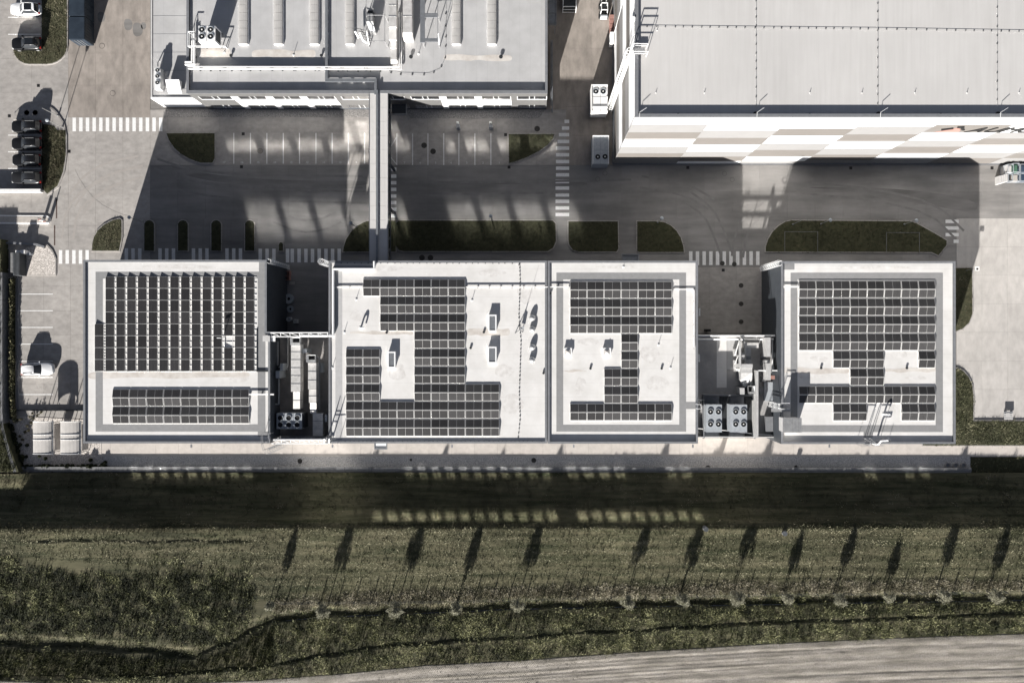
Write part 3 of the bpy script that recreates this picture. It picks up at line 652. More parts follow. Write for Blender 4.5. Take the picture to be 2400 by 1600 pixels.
# ------------------------------------------------------------------ solar arrays
def module_mesh(name, w, d, cell, split):
    mb = MB(); fr = .036 if split else .02
    mb.box(0, w, 0, d, -.035, 0, 0)
    parts = [(fr, w/2-.011), (w/2+.011, w-fr)] if split else [(fr, w-fr)]
    for a, b_ in parts: mb.quad([(a,fr,.003),(b_,fr,.003),(b_,d-fr,.003),(a,d-fr,.003)], 1)
    me = bpy.data.meshes.new(name); me.from_pydata(mb.v, [], mb.f); me.materials.append(frame_m); me.materials.append(cell)
    me.polygons.foreach_set('material_index', mb.m)
    uv = me.uv_layers.new(name='UVMap')
    for p in me.polygons:
        if p.material_index == 1:
            for li_, c in zip(p.loop_indices, ((0,0),(1,0),(1,1),(0,1))): uv.data[li_].uv = c
    me.update(); return me
mod_a = module_mesh('solar_panel', 2.255, 1.125, cell_a, True)
mod_b = module_mesh('solar_panel', 1.135, 1.585, cell_b, False)
def tent_array(label, x0, pitch, rows, z):
    zr = z+.30; k = (H-zr)/F
    ox, oy = W(x0, rows[0][0], zr)
    t = thing('solar_array', label, 'solar array', (ox, oy, z), 'rooftop solar arrays')
    tilt = R(9.5)
    for y, cols in rows:
        yr = W(0, y+19.8, zr)[1]                           # ridge line
        for c in cols:
            x = W(x0+pitch*c+.4, 0, zr)[0]
            share('solar_panel', mod_a, t, (x, yr+.03, zr), 0, -tilt)                      # north slope
            o = share('solar_panel', mod_a, t, (x, yr-.03-1.125*math.cos(tilt), zr-1.125*math.sin(tilt)), 0, tilt)   # south slope
        rl = MB(); segs = []                               # mounting rails, gutter between the tents
        for c in cols:
            if segs and segs[-1][1] == c: segs[-1][1] = c+1
            else: segs.append([c, c+1])
        for a, b_ in segs:
            xa, xb = W(x0+pitch*a, 0, zr)[0], W(x0+pitch*b_, 0, zr)[0]
            rl.box(xa, xb, yr-.02, yr+.02, z+.02, zr-.05)
            for s in (-1, 1):
                yy = yr+s*1.14; rl.box(xa, xb, yy-.02, yy+.02, z, z+.07)
            for c in range(int((b_-a)*2)+1):
                xx = xa+(xb-xa)*c/((b_-a)*2); xx = min(max(xx, xa+.03), xb-.03); rl.box(xx-.03, xx+.03, yr-1.16, yr+1.16, z-.01, z+.05)
        rl.build('mounting_rail', frame_m, t)
    return t
full = lambda a, b_: list(range(a, b_))
tent_array('stepped solar block with a notch, on the hall with the round vents', 810, 40.1,
    [(654,full(1,7)),(694.7,full(2,7)),(735.7,full(2,7)),(776.5,full(4,7)),(817.6,[0,1,4,5,6]),(859,[0,1,4,5,6]),(900,[0,1,4,5,6,7,8]),(941,full(0,9)),(982.4,full(0,9))], HB-.15)
tent_array('cross-shaped solar block inside the grey walkway ring of the middle hall', 1336, 40.0,
    [(659.5,full(0,6)),(700.5,full(0,6)),(741.5,full(0,6)),(782.5,[3]),(823.5,[3]),(864.5,[2,3]),(905.3,[2,3]),(946,full(0,6))], HB-.2)
tent_array('widest solar block, with a ragged lower half, on the hall nearest the lawn', 1873, 40.1,
    [(658,full(0,8)),(699.3,full(0,8)),(740.3,full(0,8)),(781.5,full(0,8)),(822.5,[2,3,4,7]),(863.6,[3,4]),(905,full(0,8)),(946.3,[2,3,6,7])], HB-.26)
tent_array('narrow two-row solar block below the column array on the first hall', 262, 40.25, [(912,full(0,8)),(953,full(0,8))], HB-.26)
zr = HB-.26+.16
t = thing('solar_array', 'solar block of fifteen narrow panel columns running north to south', 'solar array', (*W(247,870,zr), HB-.26), 'rooftop solar arrays')
for i in range(-1, 14):
    x = W(247.7+25.25*i, 0, zr)[0]; rl = MB(); y_hi = 759.3 if i < 0 else 648.5
    for j in range(4 if i < 0 else 0, 8):
        if i == 11 and j == 5: continue
        y = W(0, 648.5+27.75*(j+1)-.8, zr)[1]
        o = share('solar_panel', mod_b, t, (x, y, zr+.06)); o.rotation_euler = (0, R(8), 0)
    ya, yb = W(0, 870.5, zr)[1], W(0, y_hi, zr)[1]
    rl.box(x+.02, x+.06, ya, yb, HB-.26, zr-.0); rl.box(x+1.08, x+1.12, ya, yb, HB-.26, zr-.12)
    for j in range(17):
        yy = yb+(ya-yb)*j/16; yy = min(max(yy, ya+.04), yb-.04)
        rl.box(x+.07, x+1.44, yy-.03, yy+.03, HB-.26, HB-.2)
    rl.build('mounting_rail', frame_m, t)
    tr_ = MB().add([(x,yb,HB-.26),(x+1.14,yb,HB-.26),(x+1.14,yb,zr-.12),(x,yb,zr+.05)], [(0,1,2,3)])
    tr_.add([(x,yb+.012,HB-.26),(x+1.14,yb+.012,HB-.26),(x+1.14,yb+.012,zr-.12),(x,yb+.012,zr+.05)], [(3,2,1,0)]); tr_.build('end_plate', dark_m, t)

# ------------------------------------------------------------------ rooftop furniture of the row
ZR = HB-.15
def cable_duct(label, pts, z, w=.12, zz=.12, m=pipe_w, group='cable ducts on the roofs', name='cable_duct'):
    P = [(*W(x, y, z+zz), z+zz) for x, y in pts]
    t = thing(name, label, 'cable duct', (P[0][0], P[0][1], z), group)
    mb = MB()
    for (p, q) in zip(P[:-1], P[1:]):
        dx, dy = abs(q[0]-p[0]), abs(q[1]-p[1])
        mb.box(min(p[0],q[0])-w/2, max(p[0],q[0])+w/2, min(p[1],q[1])-w/2, max(p[1],q[1])+w/2, z+zz-.06, z+zz)
    mb.build('trough', m, t)
    ft = MB()
    for (p, q) in zip(P[:-1], P[1:]):
        L_ = math.hypot(q[0]-p[0], q[1]-p[1]); n = max(1, int(L_/1.5))
        for i in range(n+1):
            x, y = p[0]+(q[0]-p[0])*i/n, p[1]+(q[1]-p[1])*i/n; ft.box(x-.07, x+.07, y-.11, y+.11, z-.01, z+zz-.06)
    ft.build('foot', dark_m, t, kind='stuff'); return t
cable_duct('short cable duct running left from the stepped solar block', [(788,673),(850,673)], ZR, .16, .16)
cable_duct('long cable duct crossing the joint between two hall roofs', [(1093,672.5),(1334,672.5)], ZR, .13, .18)
cable_duct('cable duct from the cross-shaped block turning down the roof edge', [(1579,678),(1627,678),(1627,815)], HB-.2, .12, .14)
cable_duct('short cable duct linking the widest solar block to the roof edge', [(1833,672),(1872,672)], HB-.26, .2, .2)
cable_duct('cable duct leaving the two-row solar block toward the plant yard', [(585,924),(640,924)], HB-.26, .2, .25)
cable_duct('thin cable duct down the right edge of the first hall', [(602,772),(602,868),(634,870)], HB-.26, .1, .12, dark_m)
def skylight(label, a, b_, c, d, z, h=1.0, domed=False):
    x0, y1 = W(a, c, z+h); x1, y0 = W(b_, d, z+h)
    t = thing('skylight', label, 'skylight', ((x0+x1)/2, (y0+y1)/2, z), 'roof skylights')
    MB().box(x0, x1, y0, y1, z-.01, z+h-.08).build('curb', white_metal, t)
    fr = MB(); w = .13
    fr.box(x0-.04,x1+.04,y0-.04,y0+w,z+h-.08,z+h); fr.box(x0-.04,x1+.04,y1-w,y1+.04,z+h-.08,z+h); fr.box(x0-.04,x0+w,y0+w,y1-w,z+h-.08,z+h); fr.box(x1-w,x1+.04,y0+w,y1-w,z+h-.08,z+h)
    fr.build('frame', white_metal, t)
    if domed:
        mx_, my_ = (x0+x1)/2, (y0+y1)/2; zz = z+h+.22
        MB().add([(x0+w,y0+w,z+h-.03),(x1-w,y0+w,z+h-.03),(x1-w,y1-w,z+h-.03),(x0+w,y1-w,z+h-.03),(mx_,my_,zz)], [(0,1,4),(1,2,4),(2,3,4),(3,0,4)]).build('pane', polycarb, t)
    else: MB().box(x0+w, x1-w, y0+w, y1-w, z+h-.09, z+h-.05).build('pane', tray_m, t)
skylight('tall skylight box between the round vents and the stepped block, upper', 1145,1163,738,776, ZR, .5)
skylight('tall skylight box between the round vents and the stepped block, lower', 1144,1163,813,850, ZR, .5)
skylight('tall skylight box inside the notch of the stepped solar block', 909,926,824.5,861, ZR, .55)
skylight('small square domed skylight nearer the round vents', 1322,1340,816,833, HB-.2, .36, True)
skylight('small square domed skylight beside the stem of the cross-shaped block', 1413,1431.5,816,833, HB-.2, .36, True)
for lb, x, y in (('topmost of the four round vents','',0),) and (('topmost of the four round turbine vents in a column',1248,744),('second round turbine vent from the top of the column',1248,771),('third round turbine vent from the top of the column',1248,813),('lowest of the four round turbine vents in a column',1247,843)):
    X, Y = W(x, y, ZR+.7); t = thing('roof_vent', lb, 'roof vent', (X, Y, ZR), 'round roof vents')
    MB().cyl(X, Y, ZR-.01, ZR+.16, .38, 14).build('neck', steel, t); MB().dome(X, Y, ZR+.14, .45, .42, 14, 5).build('cap', steel, t, smooth=True)
def small_vent(label, x, y, z, h=.18, r=.13):
    X, Y = W(x, y, z+h); t = thing('vent_pipe', label, 'vent pipe', (X, Y, z), 'small roof vent pipes')
    MB().cyl(X, Y, z-.01, z+h-.06, r*.8, 10).build('pipe', dark_m, t); MB().cyl(X, Y, z+h-.1, z+h, r*1.35, 10).build('cap', dark_m, t)
for a in (('vent pipe above the notch skylight',906,779,ZR),('vent pipe left of the upper tall skylight',1134,778,ZR),('vent pipe above the right step of the stepped block',1103,815,ZR),('vent pipe left of the stem of the cross-shaped block',1384,863,HB-.2),('vent pipe right of the stem of the cross-shaped block',1551,863,HB-.2),
          ('vent pipe left of the neck of the widest block',1925,862,HB-.26),('vent pipe right of the neck of the widest block',2126,862,HB-.26),('vent pipe at the joint below the round vents',1274,874,ZR),('vent pipe at the joint below the long cable duct',1290,687,ZR)): small_vent(*a)
def rod(label, x, y, z, h=.45, br=.15):
    X, Y = W(x, y, z); t = thing('lightning_rod', label, 'lightning rod', (X, Y, z), 'rooftop lightning rods')
    MB().cyl(X, Y, z-.01, z+.06, br, 10).build('base', white_metal, t); MB().bar((X,Y,z+.05),(X,Y,z+h),.03).build('mast', steel, t)
for a in (('lightning rod below the first step of the stepped block',835,702,ZR),('lightning rod near the left gutter of the vented hall',807,779,ZR),('lightning rod right of the stepped block top',1106,704,ZR),('lightning rod at the left edge beside the notch',779,862,ZR),('lightning rod at the top edge of the middle hall',1461,626,HB-.2),
          ('lightning rod right of the cross-shaped block stem',1543,808,HB-.2),('lightning rod in the lower right of the middle hall',1571,862,HB-.2),('lightning rod at the bottom edge of the hall by the lawn',2083,1029,HB-.26,.68)): rod(*a)
def gooseneck(label, x, y, z, h):
    X, Y = W(x, y, z); t = thing('gooseneck_vent', label, 'vent pipe', (X, Y, z))
    mb = MB(); pts = [(X,Y,z-.01),(X,Y,z+h)] + [(X+.25-.25*math.cos(R(a)), Y, z+h+.25*math.sin(R(a))) for a in (45,90,135,180)] + [(X+.5,Y,z+h-.2)]
    mb.path(pts, .10, 0, 8).build('pipe', white_metal, t, smooth=False); MB().box(X-.25,X+.12,Y-.14,Y+.1,z-.01,z+.06).build('base', white_metal, t)
gooseneck('white gooseneck vent left of the stepped block', 846, 768, ZR, .42)
gooseneck('white gooseneck vent below the widest block', 2072, 970, HB-.26, .55)
# sleeved pole on the column array
X, Y = W(523, 792, ZR); t = thing('roof_mast', 'short mast in the gap of the panel columns', 'mast', (X, Y, HB-.26))
MB().bar((X,Y,HB-.27),(X,Y,HB+.9),.05).build('pole', white_metal, t); MB().box(X-.45,X+.1,Y-.05,Y+.05,HB+.75,HB+.87).build('arm', white_metal, t)
# covered antenna with guy wire
X, Y = W(1216, 772, ZR); t = thing('antenna', 'dark tripod antenna with a guy wire among the round vents', 'antenna', (X, Y, ZR))
mb = MB(); top = (X+.15, Y, ZR+.9)
for dx, dy in ((-.5,-.5),(.55,-.35),(0,.6)): mb.bar((X+dx,Y+dy,ZR-.01), top, .04)
mb.build('leg', dark_m, t); MB().bar((X+.15,Y,ZR+.8),(X+.15,Y,ZR+1.15),.05).build('mast', dark_m, t)
gx_, gy_ = W(1263, 620, ZR); MB().bar((X+.15,Y,ZR+1.1),(gx_,gy_,ZR),.012).build('guy_wire', steel, t)
MB().add([(X+.1,Y-.1,ZR+.3),(X+.7,Y+.1,ZR+.2),(X+.65,Y+.45,ZR+.6),(X+.1,Y+.2,ZR+.8)], [(0,1,2,3)]).add([(X+.1,Y-.08,ZR+.3),(X+.7,Y+.12,ZR+.2),(X+.65,Y+.47,ZR+.6),(X+.1,Y+.22,ZR+.8)], [(3,2,1,0)]).build('cover', tray_m, t)
def conductor(label, pts, z, step=1.35, hz=.09, group='lightning conductor lines', bs=.075):
    P = [(*W(x, y, z), z+hz) for x, y in pts]
    t = thing('lightning_conductor', label, 'lightning conductor', (P[0][0], P[0][1], z), group)
    MB().path(P, .011).build('wire', steel, t); mb = MB()
    acc = 0
    for p, q in zip(P[:-1], P[1:]):
        L_ = math.dist(p, q)
        while acc < L_:
            f = acc/L_; x, y = p[0]+(q[0]-p[0])*f, p[1]+(q[1]-p[1])*f; s = bs*random.uniform(.85,1.15)
            mb.box(x-s, x+s, y-s, y+s, z-.01, z+hz-.01); acc += step*random.uniform(.85,1.15)
        acc -= L_
    mb.build('support_block', dark_m, t, kind='stuff'); return t
conductor('dotted lightning wire along the top edge of the vented hall', [(800,616),(1212,617),(1218,622)], ZR, .9)
conductor('dotted lightning wire running down past the antenna', [(1218,618),(1219,664),(1216,740),(1221,800),(1217,920),(1219,980),(1214,1030)], ZR, .55, .07)
conductor('dotted lightning wire along the bottom edge of the vented hall', [(800,1034),(1275,1034)], ZR, .62, .1)
# pipes along the left edge of the vented hall
pr = thing('gutter_pipe', 'white pipe running down the left edge of the vented hall', 'pipe', (*W(781,630,HB), HB), None)
P_ = [(*W(*p, HB+.3), HB+.25) for p in ((877,612),(877,630),(781,630),(781,786),(770,786))]
MB().path(P_, .13, 0, 8).build('pipe', pipe_w, pr); MB().path([(p[0]+.05,p[1]+.3,HB+.05) for p in P_[1:4]], .16).build('tray', tray_m, pr)
# stair hatch and frames on the last hall
t = thing('roof_hatch', 'grey corrugated roof hatch in the lower left corner of the last hall', 'roof hatch', (*W(1856,997,HB+1.6), HB-.26))
hb = MB(); hb.pbox(1836,1877,980,1012,HB-.27,HB+1.5)
hb.build('body', wall_p, t); x0, y1 = W(1835,979,HB+1.6); x1, y0 = W(1879,1013,HB+1.6)
for i in range(6): MB().box(x0+(x1-x0)*i/6+.01, x0+(x1-x0)*(i+1)/6-.01, y0, y1, HB+1.5, HB+1.6+.02*(i%2)).build('roof_sheet', steel, t)
t = thing('roof_ladder', 'white cage ladder climbing the left wall of the last hall', 'ladder', (*W(1812,940,HB), 5), None)
lx, ly = W(1829, 950, HB); mb = MB()
for dy in (-.25,.25): mb.bar((lx-.35,ly+dy,5.0),(lx-.35,ly+dy,HB+1.2),.03)
for i in range(15): mb.bar((lx-.35,ly-.25,5.1+i*.3),(lx-.35,ly+.25,5.1+i*.3),.02)
mb.build('ladder', white_metal, t); mb = MB()
for i in range(5):
    z = 6.4+i*.7; mb.path([(lx-.35,ly-.3,z),(lx-.9,ly-.35,z),(lx-1.1,ly,z),(lx-.9,ly+.35,z),(lx-.35,ly+.3,z)], .02)
mb.build('cage', white_metal, t); mb = MB()
for dy in (-.4,.4): mb.path([(lx-.3,ly+dy,HB+.05),(lx-.3,ly+dy,HB+1.1),(lx+.9,ly+dy,HB+1.1),(lx+.9,ly+dy,HB-.26)], .03)
mb.build('handrail', white_metal, t); MB().box(lx-1.3,lx+1.4,ly-.85,ly-.35,HB+.08,HB+.16).build('step', steel, t)
t = thing('roof_davit', 'white pipe bends and frame standing on the bottom edge of the last hall', 'pipework', (*W(2040,1036,HB), HB-.26))
X, Y = W(2058, 1036, HB+.5); mb = MB()
mb.path([(X,Y-.35,2.5),(X,Y-.35,HB+.4),(X+.05,Y-.1,HB+.7),(X+.25,Y+.25,HB+.8),(X+1.2,Y+.3,HB+.8)], .11, 0, 8).build('pipe', pipe_w, t)
x2, y2 = W(2036, 1036, HB+.3); mb = MB()
for dx in (-.35,.35): mb.path([(x2+dx,y2-.35,2.2),(x2+dx,y2-.35,HB+1.3),(x2+dx*.9,y2+.1,HB+1.5),(x2+dx*.9,y2+.6,HB-.26)], .04)
for i in range(20): mb.bar((x2-.35,y2-.35,2.4+i*.33),(x2+.35,y2-.35,2.4+i*.33),.022)
mb.build('ladder', steel, t)
MB().path([(x2-1.5,y2-.3,HB+1.4),(x2-.4,y2-.3,HB+1.4)], .04).path([(x2+.4,y2-.3,HB+1.4),(x2+1.6,y2-.3,HB+1.4)], .04).path([(x2+1.6,y2-.3,HB+1.4),(x2+1.6,y2-.3,HB)], .03).path([(x2-1.5,y2-.3,HB+1.4),(x2-1.5,y2-.3,HB)], .03).build('handrail', steel, t)

# ------------------------------------------------------------------ footbridge
ZT, ZB_ = 7.25, 4.4
yS, yN = W(0, 612, HB)[1]+.02, 34.18-.02
xa = W(867, 400, ZT)[0]; xb = W(907.5, 400, ZT)[0]
t = thing('footbridge', 'long narrow covered footbridge linking the halls across the road', 'footbridge', ((xa+xb)/2, (yS+yN)/2, ZB_))
MB().box(xa, xb, yS, yN, ZB_, ZT-.3).build('wall', wall_d, t)
n_ = 12
for i in range(n_): MB().box(xa-.06, xb+.06, yS+(yN-yS)*i/n_+.01, yS+(yN-yS)*(i+1)/n_-.01, ZT-.3, ZT).build('roof_sheet', roof_r, t)
MB().box(xa-.12, xa-.065, yS, yN, ZT-.35, ZT+.06).build('gutter', coping_m, t); MB().box(xb+.065, xb+.12, yS, yN, ZT-.35, ZT+.06).build('gutter', coping_m, t)
for i in range(14):
    y = yS+1+(yN-yS-2)*i/13; MB().box(xb+.001, xb+.03, y-.6, y+.6, ZB_+.9, ZB_+2.2).build('window', glass_d, t)
for y in (yS+8, yN-9):
    for x in (xa+.3, xb-.3): MB().box(x-.15, x+.15, y-.15, y+.15, -.05, ZB_).build('column', wall_d, t)
xc = W(883.5, 400, ZT+.25)[0]
ct = thing('cable_tray', 'grey lidded cable tray running along the footbridge roof', 'cable tray', (xc, yS, ZT))
MB().box(xc-.14, xc+.14, yS-1.2, yN+.4, ZT+.12, ZT+.27).build('lid', tray_m, ct)
mb = MB()
for i in range(16): mb.box(xc-.18, xc+.1, yS+.5+i*1.4, yS+.62+i*1.4, ZT-.01, ZT+.12)
mb.build('foot', white_metal, ct, kind='stuff')

# ------------------------------------------------------------------ the long works building at the top (T)
HT = 7.3; yF = 34.18
xW = W(437, 0, HT)[0]; xE = W(1283, 0, HT)[0]
t = thing('works_building', 'long grey-roofed works building with ribbon windows and vaulted rooflights', 'building', ((xW+xE)/2, yF+15, 0)); tb = t
MB().box(xW+.05, xE-.05, yF+.2, yF+34, 0, HT-.4).build('roof', roof_g, t)
for a in ((xW, xW+.3, yF+.16, yF+34), (xE-.3, xE, yF+.16, yF+34)):
    MB().box(*a, 0, HT-.07).build('wall', panel_g, t); MB().box(a[0]-.02, a[1]+.02, a[2], a[3], HT-.07, HT).build('coping', coping_m, t)
MB().box(xW+.3, xE-.3, yF+.14, yF+.4, 0, HT-.07).build('wall', panel_g, t); MB().box(xW-.02, xE+.02, yF-.03, yF+.4, HT-.07, HT+.002).build('coping', coping_m, t)
bays = [446,530.6,613,694.5,777,860,943,1027,1111.5,1197,1283]; white_bays = (1,2,3,7,8)
bx = [W(p, 0, HT)[0] for p in bays]; bx[0] = xW; bx[-1] = xE
for i in range(10):
    a, b_ = bx[i]+.02, bx[i+1]-.02; pw = panel_w if i in white_bays else panel_g
    MB().box(a, b_, yF, yF+.13, 5.85, HT-.08).build('facade_panel', panel_g, t)
    MB().box(a, b_, yF, yF+.13, 2.05, 4.25).build('facade_panel', pw, t)
    MB().box(a, a+.8, yF, yF+.13, 4.25, 5.85).build('pilaster', pw, t); MB().box(a, a+.8, yF, yF+.13, .42, 2.05).build('pilaster', pw, t)
    MB().box(a, b_, yF+.02, yF+.13, 0, .42).build('plinth', wall_d, t)
    for z0, z1, dk in ((4.27,5.83,0),(.44,2.03,1)):
        w0, w1 = a+.82, b_-.0
        fm = MB(); fm.box(w0, w1, yF+.04, yF+.12, z0, z0+.09); fm.box(w0, w1, yF+.04, yF+.12, z1-.09, z1); fm.box(w0, w0+.08, yF+.04, yF+.12, z0+.09, z1-.09); fm.box(w1-.08, w1, yF+.04, yF+.12, z0+.09, z1-.09)
        fr = fm.build('window', white_metal if not dk else coping_m, t)
        L_ = w1-w0
        for p, q in ((.02,.40),(.42,.58),(.60,.98)): MB().box(w0+.05+L_*p*.97, w0+.05+L_*q*.97, yF+.085, yF+.10, z0+.09, z1-.09).build('pane', mirror_m, fr)
        for p in (.41,.59): MB().box(w0+.05+L_*(p-.008)*.97, w0+.05+L_*(p+.008)*.97, yF+.05, yF+.115, z0+.09, z1-.09).build('mullion', white_metal, fr)
# low annex on its left
xA = W(353, 231, 4.0)[0]; yA = W(353, 231, 4.0)[1]
t = thing('side_annex', 'low pale-roofed annex along the left side of the works building', 'building', ((xA+xW)/2, yA+12, 0))
MB().box(xA+.05, xW-.01, yA+.05, yA+34, 0, 3.9).build('roof', roof_g, t)
MB().box(xA, xA+.22, yA+.2, yA+34, 0, 4.0).build('wall', wall_p, t); MB().box(xA, xW-.01, yA, yA+.2, .1, 4.0).build('wall', white_metal, t)
for i in range(12): MB().box(xA+.3, xW-.05, yA+1.4+i*2.6, yA+1.43+i*2.6, 3.89, 3.915).build('roof_seam', coping_m, t)
ZT2 = HT-.4
vault_m = M('vault_panel', (.43,.415,.395), (.37,.36,.345), .55, .8, 5)
# vaulted rooflights
for i, (a, b_, lb) in enumerate(((558,581,'first vaulted rooflight strip from the four-fan chiller'),(641,663,'second vaulted rooflight strip from the four-fan chiller'),(725.5,747.5,'vaulted rooflight strip just left of the roof cable tray'),(809,830,'vaulted rooflight strip just right of the roof cable tray'),
                              (1059,1080,'vaulted rooflight strip right of the raised steel frame'),(1142,1163.5,'vaulted rooflight strip nearest the alley side'))):
    x0, y0 = W(a, 103.5, ZT2+.4); x1 = W(b_, 0, ZT2+.4)[0]; t = thing('rooflight', lb, 'rooflight', ((x0+x1)/2, y0+6, ZT2), 'vaulted rooflights')
    MB().box(x0, x1, y0, y0+22, ZT2-.01, ZT2+.28).build('curb', white_metal, t); n = 6; w = (x1-x0)/2
    for j in range(20):
        s0, s1 = y0+.02+j*1.08, y0+.02+(j+1)*1.08-.035; mb = MB(); vs = []
        for yy in (s0, s1): vs += [((x0+x1)/2-w*math.cos(math.pi*k/n), yy, ZT2+.28+.2*math.sin(math.pi*k/n)) for k in range(n+1)]
        mb.add(vs, [(k, k+1, n+2+k, n+1+k) for k in range(n)] + [tuple(range(n+1)), tuple(range(2*n+1, n, -1))]).build('vault_pane', vault_m, t)
# roof cable tray with its dog-leg, twin pipes
def tray(name, label, pts, z, w, h0, h1, cat='cable tray'):
    P = [W(x, y, z+h1) for x, y in pts]; t = thing(name, label, cat, (*P[0], z)); mb = MB()
    for k, (p, q) in enumerate(zip(P[:-1], P[1:])):
        mb.box(min(p[0],q[0])-w/2+.001*k, max(p[0],q[0])+w/2-.001*k, min(p[1],q[1])-w/2+.001*k, max(p[1],q[1])+w/2-.001*k, z+h0+.0012*k, z+h1+.0012*k)
    mb.build('lid', tray_m, t); ft = MB()
    for p, q in zip(P[:-1], P[1:]):
        L_ = math.dist(p, q); n = max(1, int(L_/1.6))
        for i in range(n+1): ft.box(p[0]+(q[0]-p[0])*i/n-.16, p[0]+(q[0]-p[0])*i/n+.16, p[1]+(q[1]-p[1])*i/n-.16, p[1]+(q[1]-p[1])*i/n+.16, z-.01, z+h0)
    ft.build('foot', white_metal, t, kind='stuff'); return t
tray('cable_tray', 'grey cable tray crossing the works roof in a dog-leg to the footbridge', [(765,-60),(765,187),(880,189),(880,219)], ZT2, .36, .22, .42)
def pipe_run(label, pts, z, r, group=None, hz=None, ft_step=3):
    hz = hz or r+.12; P = [(*W(x, y, z+hz), z+hz) for x, y in pts]; t = thing('insulated_pipe', label, 'pipe', (P[0][0], P[0][1], z), group)
    MB().path(P, r, 0, 8).build('pipe', pipe_w, t); ft = MB()
    for p, q in zip(P[:-1], P[1:]):
        n = max(1, int(math.dist(p, q)/ft_step))
        for i in range(n): ft.box(p[0]+(q[0]-p[0])*(i+.5)/n-.1, p[0]+(q[0]-p[0])*(i+.5)/n+.1, p[1]+(q[1]-p[1])*(i+.5)/n-.1, p[1]+(q[1]-p[1])*(i+.5)/n+.1, z-.01, z+hz-r)
    ft.build('foot', dark_m, t, kind='stuff')
    return t
pipe_run('upper white insulated pipe along the front of the works roof', [(441,156.5),(936,157),(936,100),(936,30)], ZT2, .075, 'white pipes on the works roof', .36)
pipe_run('lower white insulated pipe along the front of the works roof', [(441,161.5),(941,163),(941,100),(941,30)], ZT2, .075, 'white pipes on the works roof', .36)
pipe_run('white pipe dropping left of the four-fan chiller', [(434,146),(450,146),(451,110),(450,75)], ZT2, .12, 'white pipes on the works roof', .5)
pipe_run('white pipe dropping beside the four-fan chiller, inner', [(434,151.5),(455.5,151),(456,112),(455,80)], ZT2, .12, 'white pipes on the works roof', .5)
x0, y0 = W(462, 152.5, ZT2+.5); x1 = W(918, 0, ZT2+.5)[0]
tk = thing('pipe_screen', 'long low grey screen casting a dark band behind the twin pipes', 'pipe screen', ((x0+x1)/2, y0, ZT2))
for i in range(16): MB().box(x0+(x1-x0)*i/16+.01, x0+(x1-x0)*(i+1)/16-.01, y0-.12, y0-.02, ZT2+.0, ZT2+.26).build('screen_panel', tray_m, tk)
conductor('dotted lightning wire under the twin pipes of the works roof', [(470,166),(700,165),(905,168),(940,175),(1005,176),(1030,165),(1043,140),(1045,100),(1045,10)], ZT2, 1.5, .1, bs=.09)
for a in (('lightning rod at the lower left of the works roof',526,124,ZT2,.58),('lightning rod right of the second rooflight',688,130,ZT2,.58),('lightning rod below the raised steel frame',981,127,ZT2,.58)): rod(*a)
for a in (('drain vent on the works roof left of the cable tray',753,130,ZT2,.3,.16),('drain vent on the works roof below the duct end',963,133,ZT2,.3,.2),('drain vent on the works roof toward the alley',1174,133,ZT2,.3,.2),('drain vent below the four-fan chiller',541,130,ZT2,.3,.16)): small_vent(*a)
roof_streak(tb, 1040, 1200, 130, 142, ZT2); roof_streak(tb, 590, 740, 118, 134, ZT2); roof_streak(tb, 470, 540, 112, 136, ZT2)

# ------------------------------------------------------------------ fan units
fan_cache = {}
def fan_parts(parent, X, Y, z, r, plain=False):
    k = round(r, 3)
    if k not in fan_cache:
        def mesh(mb, name, m):
            me = bpy.data.meshes.new(name); me.from_pydata(mb.v, [], mb.f); me.materials.append(m); me.update(); return me
        a = mesh(MB().ring(0,0,0,.09,r*.86,r,18), 'fan_ring', unit_m); b_ = mesh(MB().cyl(0,0,-.02,.012,r*.86,18), 'fan_well', black_m)
        bl = MB()
        for i in range(6):
            t0 = math.pi*2*i/6; t1 = t0+.55
            bl.add([(r*.2*math.cos(t0),r*.2*math.sin(t0),.05),(r*.8*math.cos(t0-.1),r*.8*math.sin(t0-.1),.06),(r*.8*math.cos(t1-.1),r*.8*math.sin(t1-.1),.03),(r*.2*math.cos(t1),r*.2*math.sin(t1),.03)], [(0,1,2,3)])
        c = mesh(bl, 'blade', dark_m); d = mesh(MB().cyl(0,0,.01,.08,r*.2,10), 'hub', unit_w)
        fan_cache[k] = (a, b_, c, d)
    a, b_, c, d = fan_cache[k]
    f = share('fan', b_, parent, (X, Y, z))
    for nm, me in (('fan_ring', a),) if plain else (('fan_ring', a), ('blade', c), ('hub', d)): share(nm, me, f, (X, Y, z), random.uniform(0, 1) if nm == 'blade' else 0)
def hvac(label, a, b_, c, d, z0, z1, fans, r, m=unit_w, group=None, legs=0., joints=(), plain=False, name='chiller_unit', cat='chiller'):
    x0, y1 = W(a, c, z1); x1, y0 = W(b_, d, z1)
    t = thing(name, label, cat, ((x0+x1)/2, (y0+y1)/2, z0), group)
    MB().box(x0, x1, y0, y1, z0+legs, z1).build('casing', m, t)
    if legs:
        mb = MB()
        for x in (x0+.1, x1-.1):
            for y in (y0+.1, y1-.1): mb.box(x-.06, x+.06, y-.06, y+.06, z0-.01, z0+legs)
        mb.build('frame', dark_m, t)
    for kind, v in joints:
        if kind == 'x': X = W(v, 0, z1)[0]; MB().box(X-.02, X+.02, y0+.01, y1-.01, z1-.01, z1+.025).build('seam', coping_m, t)
        else: Y = W(0, v, z1)[1]; MB().box(x0+.01, x1-.01, Y-.02, Y+.02, z1-.01, z1+.025).build('seam', coping_m, t)
    for fx, fy in fans:
        X, Y = W(fx, fy, z1); fan_parts(t, X, Y, z1+.015, r, plain)
    return t, (x0, x1, y0, y1)
